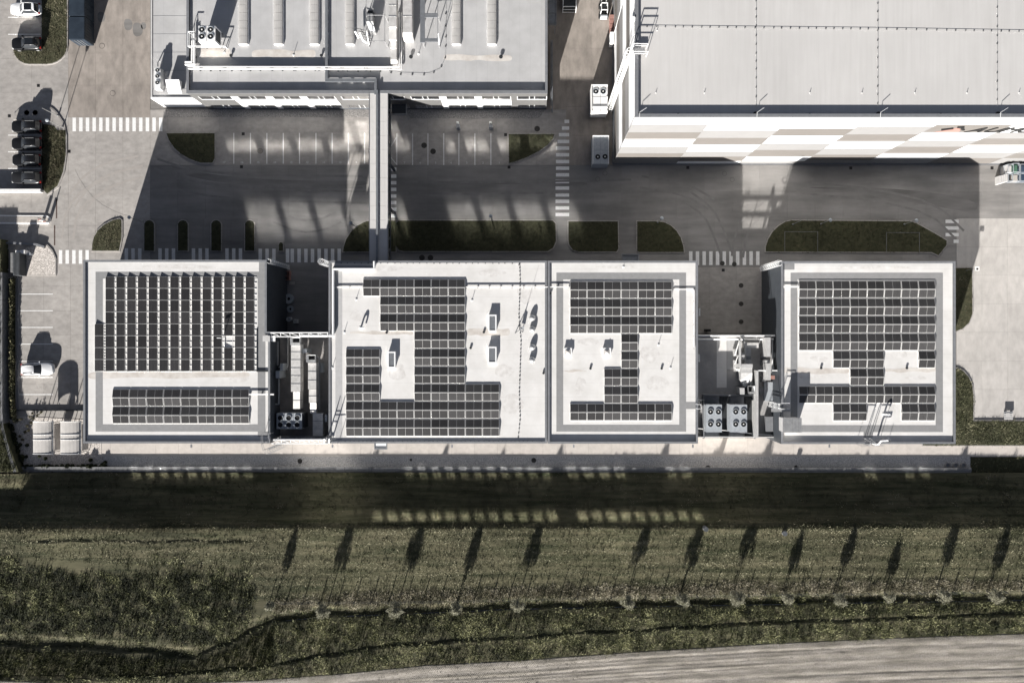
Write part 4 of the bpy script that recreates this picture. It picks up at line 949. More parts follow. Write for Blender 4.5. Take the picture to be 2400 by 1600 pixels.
t, q = hvac('white four-fan chiller on tall legs at the works roof corner', 465, 504, 61, 98, ZT2, ZT2+2.55, [(473.5,70),(494,70),(473.5,86),(494,86)], .45, unit_w, None, .5, (('x',484.5),))
mb = MB()                                               # dark maker's mark on the front: a leaping shape over a line of marks
for dx, dz, w, h in ((-.5,1.35,.3,.16),(-.2,1.42,.45,.12),(.2,1.36,.35,.1)): mb.box((q[0]+q[1])/2+dx, (q[0]+q[1])/2+dx+w, q[2]-.012, q[2]-.002, ZT2+dz, ZT2+dz+h)
mb.build('emblem', black_sign, t); MB().box(q[1], q[1]+.012, q[2]+.3, q[3]-.2, ZT2+.8, ZT2+2.3).build('coil_panel', dark_m, t)
rl = thing('guard_rail', 'white pipe rail around the four-fan chiller', 'railing', (*W(440,72,ZT2), ZT2))
mb = MB(); c_ = [(*W(440,74,ZT2+1), ZT2+.95), (*W(440,108,ZT2+1), ZT2+.95), (*W(526,108,ZT2+1), ZT2+.95), (*W(529,112,ZT2), ZT2)]
mb.path(c_, .04); mb.path([(p[0],p[1],p[2]-.45) for p in c_[:3]], .03); mb.path([(*W(440,74,ZT2+1), ZT2+.95),(*W(455,74,ZT2+1), ZT2+.95)], .04)
for p in c_[:3]: mb.bar((p[0],p[1],ZT2-.01), p, .04)
mb.build('rail', white_metal, rl)
t, q = hvac('slim white three-fan condenser on the annex roof', 362, 376, 160, 209, 3.9, 5.05, [(369.5,165),(369.5,179),(369.5,194)], .33, unit_w, None, .25)
MB().path([(*W(370,156,4.6),4.6),(*W(370,146,4.5),4.5),(*W(372,142,4.0),3.9)], .06).build('pipe', steel, t)
t = thing('exhaust_cowl', 'curved white exhaust cowl on the annex roof', 'exhaust cowl', (*W(405,205,4.0), 3.9))
mb = MB(); x0 = W(388,0,5)[0]; x1 = W(420,0,5)[0]; y1 = W(0,187,5.1)[1]; y0 = W(0,219,4.3)[1]; n = 8
pr_ = [(y1-(y1-y0)*(1-math.cos(math.pi/2*i/n)), 4.15+.95*math.sin(math.pi/2*(1-i/n))**.8) for i in range(n+1)]
for x in (x0, x1): mb.v += [(x, y, z) for y, z in pr_] + [(x, y1, 4.15)]
mb.f = [(i, n+2+i, n+3+i, i+1) for i in range(n)] + [tuple(range(n+2)), tuple(range(2*n+3, n+1, -1)), (0, n+1, 2*n+3, n+2)]; mb.m = [0]*len(mb.f)
mb.build('cowl', white_metal, t, smooth=False); MB().box(x0+.2,x1-.2,y0+.3,y1-.2,3.89,4.15).build('neck', dark_m, t)
# raised steel frame with ducts
t = thing('steel_frame', 'raised galvanised frame of posts and beams on the works roof', 'steel frame', (*W(950,50,ZT2), ZT2))
mb = MB(); zt = ZT2+2.1; fx = [W(p,0,zt)[0] for p in (858,902,990,1026)]; fy = [W(0,p,zt)[1] for p in (97,36,-30)]
for x in fx:
    for y in fy: mb.bar((x,y,ZT2-.01),(x,y,zt),.05)
    mb.bar((x,fy[0],zt),(x,fy[2]+6,zt),.05)
for y in fy: mb.bar((fx[0],y,zt),(fx[1],y,zt),.05).bar((fx[2],y,zt),(fx[3],y,zt),.05)
for x, y in ((fx[0],fy[0]),(fx[3],fy[0])): mb.bar((x,y,ZT2),(x,y+1.6,zt),.03)
mb.build('frame', steel, t); mb = MB()
mb.box(fx[2]-.3,fx[2]+.35,fy[0]-.2,fy[2]+6,zt-.06,zt+.05); mb.box(fx[2]+.35,fx[3],fy[1]-.3,fy[1]+.25,zt-.06,zt+.04); mb.box(fx[2]+.35,fx[3],fy[0]-.1,fy[0]+.4,zt-.06,zt+.04); mb.build('walkway', tray_m, t)
def ductrun(label, segs, parent_cat='air duct', m=duct_m, step=1.1):
    # segs: list of (px0,px1,py0,py1,z0a,z1a,z0b,z1b): from the north end (a) to the south end (b)
    s0 = segs[0]; t = thing('air_duct', label, parent_cat, (*W(s0[0], s0[2], s0[5]), s0[4]))
    for (a, b_, c, d, za0, za1, zb0, zb1) in segs:
        x0, y1 = W(a, c, za1); x1 = W(b_, c, za1)[0]; xx0, y0 = W(a, d, zb1); xx1 = W(b_, d, zb1)[0]
        n = max(1, int(round((y1-y0)/step)))
        for i in range(n):
            f, g = i/n, (i+1)/n; e = .018
            L = lambda p, q_, u: p+(q_-p)*u
            ya, yb = L(y1,y0,f)-e, L(y1,y0,g)+e
            mb = MB(); mb.add([(L(x0,xx0,f),ya,L(za0,zb0,f)),(L(x1,xx1,f),ya,L(za0,zb0,f)),(L(x1,xx1,f),ya,L(za1,zb1,f)),(L(x0,xx0,f),ya,L(za1,zb1,f)),
                               (L(x0,xx0,g),yb,L(za0,zb0,g)),(L(x1,xx1,g),yb,L(za0,zb0,g)),(L(x1,xx1,g),yb,L(za1,zb1,g)),(L(x0,xx0,g),yb,L(za1,zb1,g))],
                              [(3,2,6,7),(0,3,7,4),(2,1,5,6),(4,7,6,5),(0,1,2,3),(1,0,4,5)])
            mb.build('duct_section', m, t)
            if i: MB().box(min(L(x0,xx0,f),L(x1,xx1,f))-.03, max(L(x0,xx0,f),L(x1,xx1,f))+.03, L(y1,y0,f)-.03, L(y1,y0,f)+.03, L(za0,zb0,f)-.03, L(za1,zb1,f)+.03).build('flange', coping_m if i % 2 else steel, t)
    return t
Z2 = ZT2
ductrun('tall roof duct stepping down beside the twin pipes', [(911,929,-40,64,Z2+1.2,Z2+2.5,Z2+1.2,Z2+2.5),(912,929,64,94,Z2+1.0,Z2+2.2,Z2+.7,Z2+1.9),(915,929,94,114,Z2+.4,Z2+1.6,Z2+.3,Z2+1.4),(915,929,114,141,Z2+.2,Z2+1.3,Z2+.2,Z2+1.2),(916,931,141,153,Z2+.1,Z2+1.1,Z2,Z2+.15)], step=1.6)
t = ductrun('wide roof duct with a bright sloping end beside the steel frame', [(944,965,-40,77,Z2+.9,Z2+2.3,Z2+.9,Z2+2.3),(944,966,77,88,Z2+.8,Z2+2.2,Z2+.5,Z2+1.5),(946,968,88,95,Z2+.2,Z2+1.3,Z2,Z2+.7)], step=2.0)
t = thing('exhaust_stack', 'white elbowed exhaust hood with fittings on the works roof', 'exhaust hood', (*W(868,52,ZT2+1.5), ZT2))
X, Y = W(868, 50, ZT2+1.4); mb = MB(); mb.box(X-.5,X+.35,Y-.2,Y+.9,ZT2+.2,ZT2+1.7); mb.add([(X-.5,Y-.2,ZT2+1.6),(X+.4,Y-.2,ZT2+1.6),(X+.6,Y-1.3,ZT2+.9),(X-.2,Y-1.3,ZT2+.9)], [(3,2,1,0)])
mb.box(X-.2,X+.6,Y-1.35,Y-1.25,ZT2+.1,ZT2+.95); mb.build('hood', steel, t); MB().box(X-.4,X+.3,Y+1.0,Y+1.5,ZT2+.1,ZT2+1.3).build('motor', dark_m, t)
mb = MB(); 
for a_ in ((-.5,1.7),(.4,1.6),(-.5,-.2)): mb.bar((X+a_[0],Y+a_[1],ZT2-.01),(X+a_[0],Y+a_[1],ZT2+1.9),.05)
mb.build('frame', steel, t)
t = thing('pipe_bend', 'white slanting pipe bundle at the corner of the steel frame', 'pipework', (*W(845,85,ZT2), ZT2))
MB().path([(*W(832,73,Z2+1.2),Z2+1.1),(*W(841,89,Z2+.8),Z2+.7)], .14, 0, 8).path([(*W(843,76,Z2+1.2),Z2+1.1),(*W(851,94,Z2+.8),Z2+.7),(*W(862,101,Z2+.5),Z2+.4)], .15, 0, 8).build('pipe', pipe_w, t)
mb = MB(); 
for i in range(5): x, y = W(846+i*5, 70+i*6, Z2+1); mb.bar((x,y,Z2-.01),(x,y,Z2+1.3),.03); mb.bar((x-.6,y+.2,Z2+1.0-.1*i),(x+.6,y-.1,Z2+1.0-.1*i),.03)
mb.build('bracket', dark_m, t)

# ------------------------------------------------------------------ the tall cladded warehouse (R)
HR = 23.0; xR = 12.28; yR = 26.14; xR1 = 78
t = thing('warehouse', 'tall warehouse clad in white, pale and beige panels', 'building', (xR+20, yR+15, 0)); rb_ = t
MB().box(xR+.1, xR1, yR+.1, yR+55, 0, HR-.36).build('roof', roof_r, t)
MB().box(xR-.02, xR1, yR-.02, yR+.4, HR-.05, HR).build('coping', coping_m, t); MB().box(xR-.02, xR+.4, yR+.4, yR+55, HR-.05, HR).build('coping', coping_m, t)
MB().box(xR+.12, xR1, yR+.15, yR+.39, HR-.4, HR-.06).build('parapet', roof_r, t); MB().box(xR+.15, xR+.39, yR+.39, yR+55, HR-.4, HR-.06).build('parapet', roof_r, t)
zy = lambda y: 110*(1-413/(CY-y))
W_, L_c, B_ = panel_w, panel_l, panel_b
rowsets = [([283.7,292,310.7,326.5,344.4,359.7,371,385],[W_,L_c,B_,W_,L_c,B_,L_c]),
           ([283.7,306,323.7,339.3,355.8,367.3,378,385],[W_,L_c,B_,W_,L_c,B_,W_]),
           ([283.7,301.7,318.8,336.7,352,367.3,378,385],[W_,B_,W_,L_c,B_,W_,L_c]),
           ([283.7,297.4,315.5,331.6,348.7,363,376,385],[W_,L_c,B_,W_,L_c,B_,L_c]),
           ([283.7,293,310.7,329,344.4,359.7,372,385],[W_,B_,W_,L_c,B_,W_,L_c]),
           ([283.7,288,311,325.2,340.5,357,371,385],[W_,W_,L_c,B_,W_,L_c,B_])]
bt = 9.28
def clad(south, nbay):
    for i in range(nbay):
        ys_, ms = rowsets[i % 6] if south else rowsets[(i+1) % 6]
        zs = [HR-.06]+[max(zy(y), 0) for y in ys_[1:-1]]+[.15]
        for k, m in enumerate(ms):
            a0, a1 = i*bt+.02, min((i+1)*bt-.02, xR1-xR if south else 54)
            if south: MB().box(xR+a0, xR+a1, yR, yR+.13, zs[k+1]+.015, zs[k]-.015).build('wall_panel', m, rb_)
            else: MB().box(xR, xR+.13, yR+.15+a0, yR+.15+a1, zs[k+1]+.015, zs[k]-.015).build('wall_panel', m, rb_)
clad(True, 7); clad(False, 6)
for i in range(8):
    if xR+i*bt < xR1: MB().box(xR+i*bt-.05, xR+i*bt+.018, yR-.03, yR+.02, .1, HR-.05).build('flashing', panel_l, rb_)
for i in range(1, 6): MB().box(xR-.03, xR+.02, yR+i*bt+.1, yR+i*bt+.17, .1, HR-.05).build('flashing', panel_w, rb_)
MB().box(xR-.12, xR1, yR-.14, yR-.001, -.02, .14).build('plinth', coping_m, rb_); MB().box(xR-.12, xR-.001, yR+.0, yR+54, -.02, .14).build('plinth', coping_m, rb_)
# sign: red ridge emblem with black outline, then the lettering
sg = thing('wall_sign', 'red ridge emblem and black slanted lettering high on the warehouse wall', 'sign', (*W(2203,310,17), 17.0))
def sx_(px, z): return W(px, 0, z)[0]
E = [(2196,16.7),(2213,17.0),(2238,18.6),(2246,17.9),(2258,16.7)]
Es = [(2201,16.75),(2215,17.35),(2232,18.3),(2240,19.0),(2246,18.2),(2253,17.9),(2259,16.75)]
MB().add([(sx_(p,18),yR-.05,z) for p,z in Es] + [(sx_(p,18),yR-.004,z) for p,z in Es], [tuple(range(len(Es)))[::-1]] + [(i,(i+1)%7,7+(i+1)%7,7+i) for i in range(7)]).build('emblem', red_sign, sg)
mb = MB()
for p, q in (((2205,18.1),(2227,18.7)),((2232,19.1),(2244,19.3)),((2249,18.5),(2258,18.1)),((2244,19.3),(2249,18.5))):
    mb.bar((sx_(p[0],18),yR-.07,p[1]),(sx_(q[0],18),yR-.07,q[1]),.14)
mb.build('outline', black_sign, sg)
text('lettering', 'AUMO', 0, 0, 2.95, black_sign, parent=sg) if False else None
for ch_, px_ in zip('AUMO', (2290,2328,2368,2408)): text('letter', ch_, 0, 0, 2.95, black_sign, parent=sg, rot=(R(90),0,0), loc=(sx_(px_,18),yR-.06,16.85), ext=.05, shear=.35)
ZRR = HR-.36
conductor('dotted lightning wire running along the warehouse roof, left to right', [(1498,63),(1770,66),(2060,69),(2420,75)], ZRR, 1.08, .07, bs=.06)
for lb, x in (('dotted lightning wire down the warehouse roof nearest the cage ladder',1772),('dotted lightning wire down the middle of the warehouse roof',2057),('dotted lightning wire down the warehouse roof above the emblem',2337)):
    conductor(lb, [(x,-60),(x,255)], ZRR, 1.05, .07, bs=.06)
for lb, x, y in (('thin rod left on the warehouse roof',1537,218),('thin rod second on the warehouse roof',1651,218),('thin rod left of the middle wire on the warehouse roof',1898,218),('thin rod near the middle wire of the warehouse roof',2020,218),('thin rod right of the middle wire on the warehouse roof',2144,218),('thin rod left of the emblem wire on the warehouse roof',2266,218),('thin rod at the right end of the warehouse roof',2388,218),('thin rod by the dotted cross wire on the warehouse roof',1540,72)):
    rod(lb, x, y, ZRR, .18, .05)
for lb, x in (('bracket rod at the warehouse roof corner',1498),('bracket rod on the parapet at the nearest dotted wire',1772),('bracket rod on the parapet at the middle dotted wire',2060),('bracket rod on the parapet at the emblem wire',2340)):
    X, Y = W(x, 268, ZRR); t = thing('lightning_rod', lb, 'lightning rod', (X, Y, ZRR), 'warehouse parapet rods')
    MB().bar((X,Y-.8,ZRR+.3),(X,Y+.1,ZRR+.45),.02).bar((X,Y+.1,ZRR+.45),(X+.8,Y+.6,ZRR+.55),.02).bar((X,Y,ZRR),(X,Y,ZRR+.5),.012).build('mast', white_metal, t); MB().cyl(X-.1,Y,ZRR-.01,ZRR+.14,.28,10).build('base', manhole_m, t)
for lb, x in (('round gutter drain near the warehouse corner',1589),('round gutter drain left of the middle wire',1897),('round gutter drain left of the emblem wire',2204)):
    X, Y = W(x, 269, ZRR); t = thing('roof_drain', lb, 'roof drain', (X, Y, ZRR), 'warehouse gutter drains'); MB().cyl(X, Y, ZRR-.01, ZRR+.08, .17, 12).build('grate', black_m, t)
# cage ladder on its left wall
lx, ly = xR-.35, W(0, 262, 0)[1]
t = thing('roof_ladder', 'tall white caged ladder on the striped warehouse wall', 'ladder', (lx, ly, 0))
mb = MB()
for dy in (-.28,.28): mb.bar((lx,ly+dy,.3),(lx,ly+dy,HR+1.1),.035)
for i in range(76): mb.bar((lx,ly-.28,.4+i*.3),(lx,ly+.28,.4+i*.3),.02)
mb.build('ladder', white_metal, t); mb = MB()
hoop = [(0,-.38),(-.45,-.42),(-.75,0),(-.45,.42),(0,.38)]
for i in range(24):
    z = 2.3+i*.9; mb.path([(lx+a,ly+b_,z) for a,b_ in hoop], .03)
for a, b_ in hoop[1:4]: mb.bar((lx+a,ly+b_,2.3),(lx+a,ly+b_,23),.022)
mb.build('cage', white_metal, t); mb = MB()
for dy in (-.45,.45): mb.path([(lx,ly+dy,HR-.4),(lx,ly+dy,HR+1.1),(lx+1.7,ly+dy,HR+1.1),(lx+1.7,ly+dy,ZRR)], .035); mb.bar((lx,ly+dy,HR+.5),(lx+1.7,ly+dy,HR+.5),.03)
mb.build('handrail', white_metal, t); MB().box(lx,lx+1.5,ly-.4,ly+.4,HR+.05,HR+.1).build('step', steel, t)
dp = thing('downpipe', 'white rain pipe and hopper near the top of the striped warehouse wall', 'downpipe', (xR-.15, W(0,45,HR)[1], 0))
MB().bar((xR-.15, W(0,80,HR)[1], HR-.3), (xR-.15, W(0,20,HR)[1], HR-.3), .08, 0, 8).build('pipe', pipe_w, dp); MB().cyl(xR-.2, W(0,44,HR)[1], HR-.5, HR+.1, .25, 10).build('hopper', white_metal, dp)
# condensers beside the warehouse
t, q = hvac('bright white two-fan condenser beside the foot of the caged ladder', 1386, 1424, 199, 262, 0, 3.1, [(1396.5,214.5),(1413.5,214.5)], .43, unit_w, 'condensers beside the warehouse', .35, (('y',227),('x',1407)))
mb = MB()
for x in (q[0]+.08,q[1]-.08):
    for y in (q[2]+.08,q[3]-.08,q[3]-1.8): mb.box(x-.1,x+.1,y-.1,y+.1,3.11,3.2)
mb.box(q[0],q[0]+.08,q[2],q[3],3.1,3.3); mb.box(q[0]+.08,q[1],q[3]-.08,q[3],3.1,3.25); mb.box(q[0]+.15,q[1]-.05,q[2]+.55,q[2]+.75,3.1,3.22)
mb.each('rim', unit_w, t)
t, q = hvac('pale grey two-fan condenser nearest the warehouse corner', 1389, 1427, 318, 384, 0, 3.0, [(1401,368),(1418,367.5)], .44, unit_m, 'condensers beside the warehouse', .35, (('y',353),('x',1407)))
mb = MB(); mb.box(q[0],q[1],q[3]-.1,q[3],3.0,3.14); mb.box(q[0],q[0]+.08,q[2],q[3]-.1,3.0,3.1); mb.box(q[1]-.08,q[1],q[2],q[3]-.1,3.0,3.1); mb.each('rim', unit_w, t)
t = thing('forklift', 'small dark forklift with an open cab in the alley', 'forklift', (*W(1415,25,1), 0))
X, Y = W(1416, 20, 1.5); MB().box(X-.55,X+.6,Y-.9,Y+1.2,.25,1.0).build('body', dark_m, t); mb = MB()
for dx in (-.5,.5):
    for dy in (-.6,.6): mb.bar((X+dx,Y+dy,1.0),(X+dx*.85,Y+dy*.8,2.15),.05)
mb.path([(X-.45,Y-.5,2.15),(X+.45,Y-.5,2.15),(X+.45,Y+.5,2.15),(X-.45,Y+.5,2.15),(X-.45,Y-.5,2.15)], .05); mb.build('frame', white_metal, t)
MB().box(X-.5,X+.5,Y-1.15,Y-.92,.3,1.4).build('counterweight', unit_m, t); mb = MB()
for dx in (-.35,.35): mb.box(X+dx-.06,X+dx+.06,Y+1.25,Y+2.2,.08,.14); mb.box(X+dx-.05,X+dx+.05,Y+1.2,Y+1.28,.1,2.1)
mb.each('fork', steel, t)
for dx in (-.6,.6):
    for dy in (-.6,.8): MB().box(X+dx-.1,X+dx+.1,Y+dy-.3,Y+dy+.3,.0,.6).build('wheel', rubber, t)
t = thing('pallet_stack', 'low stack of pale red boxes against the striped warehouse wall', 'boxes', (*W(1434,55,.5), 0))
for i in range(4):
    x, y = W(1434.5, 40+i*11, .8); MB().box(x-.35,x+.3,y-.3,y+.3,.0,.85).build('box', pink_m, t)
t = thing('wall_cabinet', 'tall white cabinet fixed to the foot of the striped warehouse wall', 'cabinet', (*W(1434,90,1), 0))
x, y = W(1435, 88, 2.0); MB().box(x-.3,xR-.13,y-.7,y+.8,.1,2.0).build('casing', unit_w, t); MB().box(x-.31,x-.3,y-.6,y+.1,.3,1.8).build('door', unit_m, t)
# alley side of the works building
t = thing('canopy', 'blue-grey lean-to canopy on the alley side of the works', 'canopy', (*W(1294,20,4), 0))
for i in range(4): MB().pbox(1285,1302.5,-40+i*24,-17+i*24,3.9-.1,3.9).build('roof_sheet', tray_m, t)
MB().pbox(1303,1304.5,-40,57,3.6,4.0).pbox(1285,1302.5,55.8,57.5,3.6,4.0).build('gutter', coping_m, t); mb = MB(); x, y = W(1302,54,3.8); mb.bar((x,y,-.02),(x,y,3.8),.06); mb.build('post', coping_m, t)
t = thing('steel_beam', 'long blue-grey beam rail beside the alley wall of the works', 'rail', (*W(1293,180,1), 0))
MB().pbox(1290.5,1292.5,95,245,.5,1.0).pbox(1293.5,1295.5,95,262,.5,1.1).each('rail', tray_m, t); mb = MB()
for y_ in range(100,260,26): x, y = W(1293,y_,.9); mb.box(x-.05,x+.05,y-.05,y+.05,-.02,.8)
mb.each('post', coping_m, t)
t = thing('storage_cage', 'dark open storage cage in the alley at the top edge', 'cage', (*W(1336,0,1.6), 0))
x0, y1 = W(1320,-40,2.0); x1, y0 = W(1351,16,2.0); mb = MB()
for z in (.1,1.0,2.0): mb.path([(x0,y0,z),(x1,y0,z),(x1,y1,z),(x0,y1,z),(x0,y0,z)], .045)
for x in (x0,x1): mb.bar((x,y0,0),(x,y0,2.0),.05)
mb.build('frame', white_metal, t); MB().box(x0+.1,x1-.1,y0+.25,y1,.05,1.7).build('panel', dark_m, t)
# entrance canopies
t = thing('entrance_canopy', 'dark entrance canopy under the footbridge side of the works', 'canopy', (*W(940,250,3), 0))
MB().pbox(917,951,244,268,2.7,2.85).build('roof', wall_d, t); MB().pbox(917,953,266,269,2.6,3.05).pbox(951,953,243,266,2.6,3.05).each('rim', coping_m, t); x, y = W(951,266,2.8); MB().bar((x,y,-.02),(x,y,2.7),.05).build('post', coping_m, t)
t = thing('entrance_canopy', 'small grey entrance canopy on the middle hall facing the road', 'canopy', (*W(1479,603,3), 0))
MB().pbox(1460,1495,598,624,2.5,2.62).build('roof', tray_m, t); MB().pbox(1457,1498,594.5,597.5,2.45,2.75).pbox(1457,1459.5,597.5,618,2.45,2.75).pbox(1495.5,1498,597.5,618,2.45,2.75).each('rim', coping_m, t)
t = thing('entrance_canopy', 'white entrance canopy on the garden side of the vented hall', 'canopy', (*W(893,1045,3), 0))
MB().pbox(879,905,1036,1050,2.6,2.75).build('roof', white_metal, t); MB().pbox(877,907,1050,1053,2.55,2.85).pbox(905,907,1038,1050,2.55,2.85).pbox(877,879,1038,1050,2.55,2.85).each('rim', coping_m, t)

# ------------------------------------------------------------------ plant yard between the first two halls
ZD = 4.6
x0 = W(633,0,HB)[0]+.01; x1 = W(770,0,HB)[0]-.01; yn = W(0,782,HB)[1]; ysb = W(0,1030,HB)[1]
t = thing('link_block', 'single-storey dark roofed link between the first two halls', 'building', ((x0+x1)/2,(yn+ysb)/2,0))
MB().box(x0,x1,ysb,yn,0,ZD).build('roof', M('dark_deck', (.27,.255,.24),(.19,.18,.172),.85,.7,6,big=.15), t); MB().box(x0,x1,yn,yn+.1,0,ZD+.4).build('wall', wall_d, t); MB().box(x0,x1,ysb-.1,ysb,0,ZD+.4).build('wall', wall_p, t)
def truss(label, a, b_, y, zb, zt, m=white_metal, panelled=()):
    xa, ya = W(a, y, zt); xb = W(b_, y, zt)[0]; t = thing('roof_truss', label, 'steel screen', ((xa+xb)/2, ya, zb)); mb = MB()
    mb.bar((xa,ya,zt),(xb,ya,zt),.09).bar((xa,ya-.55,zt-.1),(xb,ya-.55,zt-.1),.08).bar((xa,ya,zb+1.2),(xb,ya,zb+1.2),.07)
    n = 6
    for i in range(n+1):
        x = xa+.08+(xb-xa-.16)*i/n; mb.bar((x,ya,zb),(x,ya,zt),.05).bar((x,ya,zt),(x,ya-.55,zt-.1),.04)
        if i < n: mb.bar((x,ya,zt),(x+(xb-xa-.16)/n,ya-.55,zt-.1),.045)
    mb.build('frame', m, t)
    for i in panelled:
        u0 = xa+.1+(xb-xa-.2)*i/n; MB().box(u0+.05, u0+(xb-xa-.2)/n-.05, ya-.45, ya-.3, zt-1.2, zt+.05).build('sheet', white_metal, t)
    return t
truss('white lattice truss closing the road side of the left plant yard', 634, 769, 779.5, ZD, HB-.05, white_metal, (3,4,5))
t = truss('white lattice truss closing the garden side of the left plant yard', 636, 769, 1030, ZD, HB-1.0)
xa, ya = W(637,1033,HB); xb = W(768,1033,HB)[0]; MB().box(xa,xb,ya-.02,ya+.05,0,HB-1.15).build('screen', steel, t)
ductrun('broad ribbed duct with an open hood in the left plant yard', [(682,704,806,918,6.2,7.6,6.2,7.6),(687,703,918,958,5.9,7.4,5.6,7.0)])
def hood(label, a, b_, c, d, z0, z1):
    x0, y1 = W(a, c, z1); x1, y0 = W(b_, d, z1); t = thing('duct_hood', label, 'duct hood', ((x0+x1)/2,(y0+y1)/2,z0)); w = (x1-x0)*.22
    MB().add([(x0,y0,z1),(x1,y0,z1),(x1,y1,z1),(x0,y1,z1),(x0+w*.4,y0+w*1.2,z0),(x1-w,y0+w*1.2,z0),(x1-w,y1-w*.4,z0),(x0+w*.4,y1-w*.4,z0)], [(0,1,5,4),(1,2,6,5),(2,3,7,6),(3,0,4,7)]).build('flare', white_metal, t)
    MB().box(x0+w*.4,x1-w,y0+w*1.2,y1-w*.4,z0-.9,z0).build('opening', black_m, t)
    MB().box(x0-.05,x1+.05,y0-.05,y0,z1-.5,z1+.02).box(x1,x1+.05,y0,y1,z1-.5,z1+.02).box(x0-.05,x0,y0,y1,z1-.5,z1+.02).box(x0,x1,y1,y1+.05,z1-.5,z1+.02).build('rim', steel, t)
hood('square open hood at the head of the broad ribbed duct', 681, 703, 791, 808, 7.3, 8.0)
ductrun('narrow ribbed duct bending down in the left plant yard', [(722,741,850,912,6.0,7.4,6.0,7.4),(724,741,912,944,6.0,7.3,5.8,7.2),(727,741,944,968,5.6,6.8,5.2,6.2),(733,757,968,1022,4.7,6.0,4.7,5.8)])
hood('smaller open hood at the head of the narrow ribbed duct', 718.5, 739, 832, 848, 7.0, 7.7)
t, q = hvac('grey six-fan chiller in the shade of the left plant yard', 648, 707.5, 968, 1005, ZD, 6.9, [(657,979),(677,979),(697,979),(657,995),(677,995),(697,995)], .42, unit_m, None, .3, (('x',667),('x',687)), True)
MB().box(q[1], q[1]+.25, q[2]+.15, q[3]-.1, ZD+.4, 6.7).build('coil_panel', dark_m, t)
for lb, (a, b_, c, d, z) in (('upright grey cabinet left of the broad ribbed duct',(656,664,852,868,6.6)),('upright tank left of the broad duct, lower',(646,655,869,886,7.3)),('box unit right of the broad ribbed duct',(708,718,817,827,7.0)),('thin plant cabinet right of the narrow duct',(746,755,851,873,5.8)),('square cabinet at the right wall of the left plant yard',(761,767,972,988,6.2))):
    x0_, y1_ = W(a, c, z); x1_, y0_ = W(b_, d, z); q_ = thing('plant_cabinet', lb, 'cabinet', ((x0_+x1_)/2,(y0_+y1_)/2,ZD), 'plant yard cabinets')
    MB().box(x0_,x1_,y0_,y1_,ZD-.01,z).build('casing', unit_m, q_); MB().box(x0_+.08,x1_-.08,y0_-.01,y0_,ZD+.2,z-.2).build('door', coping_m, q_)
pp = thing('pipework', 'grey pipe loop on the deck left of the broad ribbed duct', 'pipework', (*W(674,820,ZD), ZD))
MB().path([(*W(674,790,5.3),5.2),(*W(674,859,5.3),5.2),(*W(637,861,5.3),5.2)], .09, 0, 6).path([(*W(651,800,6),6.0),(*W(651,856,6),6.0)], .12).bar((*W(641,801,7),7.0),(*W(650,836,5),4.7),.08).build('pipe', steel, pp)
MB().path([(*W(653,888,6.5),6.4),(*W(653,947,6.5),6.4),(*W(644,947,6.5),6.4)], .08, 0, 6).build('pipe', steel, pp)
MB().path([(*W(715,836,6.2),6.1),(*W(748,838,6.2),6.1),(*W(748,960,6),5.9)], .1, 0, 6).build('pipe', coping_m, pp)
t = thing('roof_step', 'pale grating step between the first hall roof and the plant yard', 'step', (*W(630,793,HB), HB))
MB().pbox(615.5,632.5,786.5,800,HB+.0,HB+.1).build('tread', wall_p, t); MB().pbox(633,645,786.5,800,HB-.4,HB-.3).build('tread', white_metal, t)
lx, ly = W(640, 1022, HB); t = thing('roof_ladder', 'tangled grey caged ladder at the garden corner of the first hall', 'ladder', (lx, ly, 0))
mb = MB(); lx, ly = W(655, 1036, 4); 
for dx in (-.28,.28): mb.bar((lx+dx,ly-.3,.2),(lx+dx,ly-.3,HB+1.1),.03)
for i in range(28): mb.bar((lx-.28,ly-.3,.3+i*.3),(lx+.28,ly-.3,.3+i*.3),.02)
mb.build('ladder', steel, t); mb = MB()
for i in range(8):
    z = 2.4+i*.9; mb.path([(lx-.3,ly-.3,z),(lx-.42,ly-.8,z),(lx,ly-1.05,z),(lx+.42,ly-.8,z),(lx+.3,ly-.3,z)], .025)
mb.build('cage', steel, t); mb = MB()
xk, yk = W(619, 1036, HB); xj = W(640,1036,HB)[0]
for z in (HB+.55,HB+1.1): mb.path([(lx-.3,ly-.3,z),(xk,yk-.1,z),(xk,yk+1.3,z),(xj,yk+1.3,z)], .03)
for p in ((xk,yk-.1),(xk,yk+1.3),(xj,yk+1.3),(lx-.3,ly-.3)): mb.bar((*p,HB-.3),(*p,HB+1.1),.03)
mb.build('handrail', steel, t)
lx, ly = W(773, 1030, HB); t = thing('roof_ladder', 'hooped ladder rail at the lower left corner of the vented hall', 'ladder', (lx, ly, HB-.15)); mb = MB()
for dx in (-.1,.55): mb.path([(lx+dx-.3,ly-.25,HB-2.5),(lx+dx-.3,ly-.25,HB+1.2),(lx+dx-.2,ly+.3,HB+1.6),(lx+dx-.1,ly+.7,HB-.15)], .04)
for z in (HB+.2,HB+.7,HB+1.15): mb.bar((lx-.4,ly-.25,z),(lx+.25,ly-.25,z),.03)
mb.path([(lx+1.2,ly-.3,HB+1.0),(lx-.4,ly-.3,HB+1.0)], .03).bar((lx+1.2,ly-.3,HB+1.0),(lx+1.2,ly-.3,HB-.15),.03); mb.build('handrail', steel, t)
MB().box(lx-.5,lx+.4,ly-.1,ly+.3,HB+.02,HB+.08).build('step', steel, t)
lx, ly = W(757, 614, HB); t = thing('roof_ladder', 'round caged ladder at the road corner of the vented hall', 'ladder', (lx, ly, 0)); mb = MB()
for dy in (-.28,.28): mb.bar((lx+.2,ly+dy,.3),(lx+.2,ly+dy,HB+1.1),.03)
for i in range(28): mb.bar((lx+.2,ly-.28,.4+i*.3),(lx+.2,ly+.28,.4+i*.3),.02)
mb.build('ladder', white_metal, t); mb = MB()
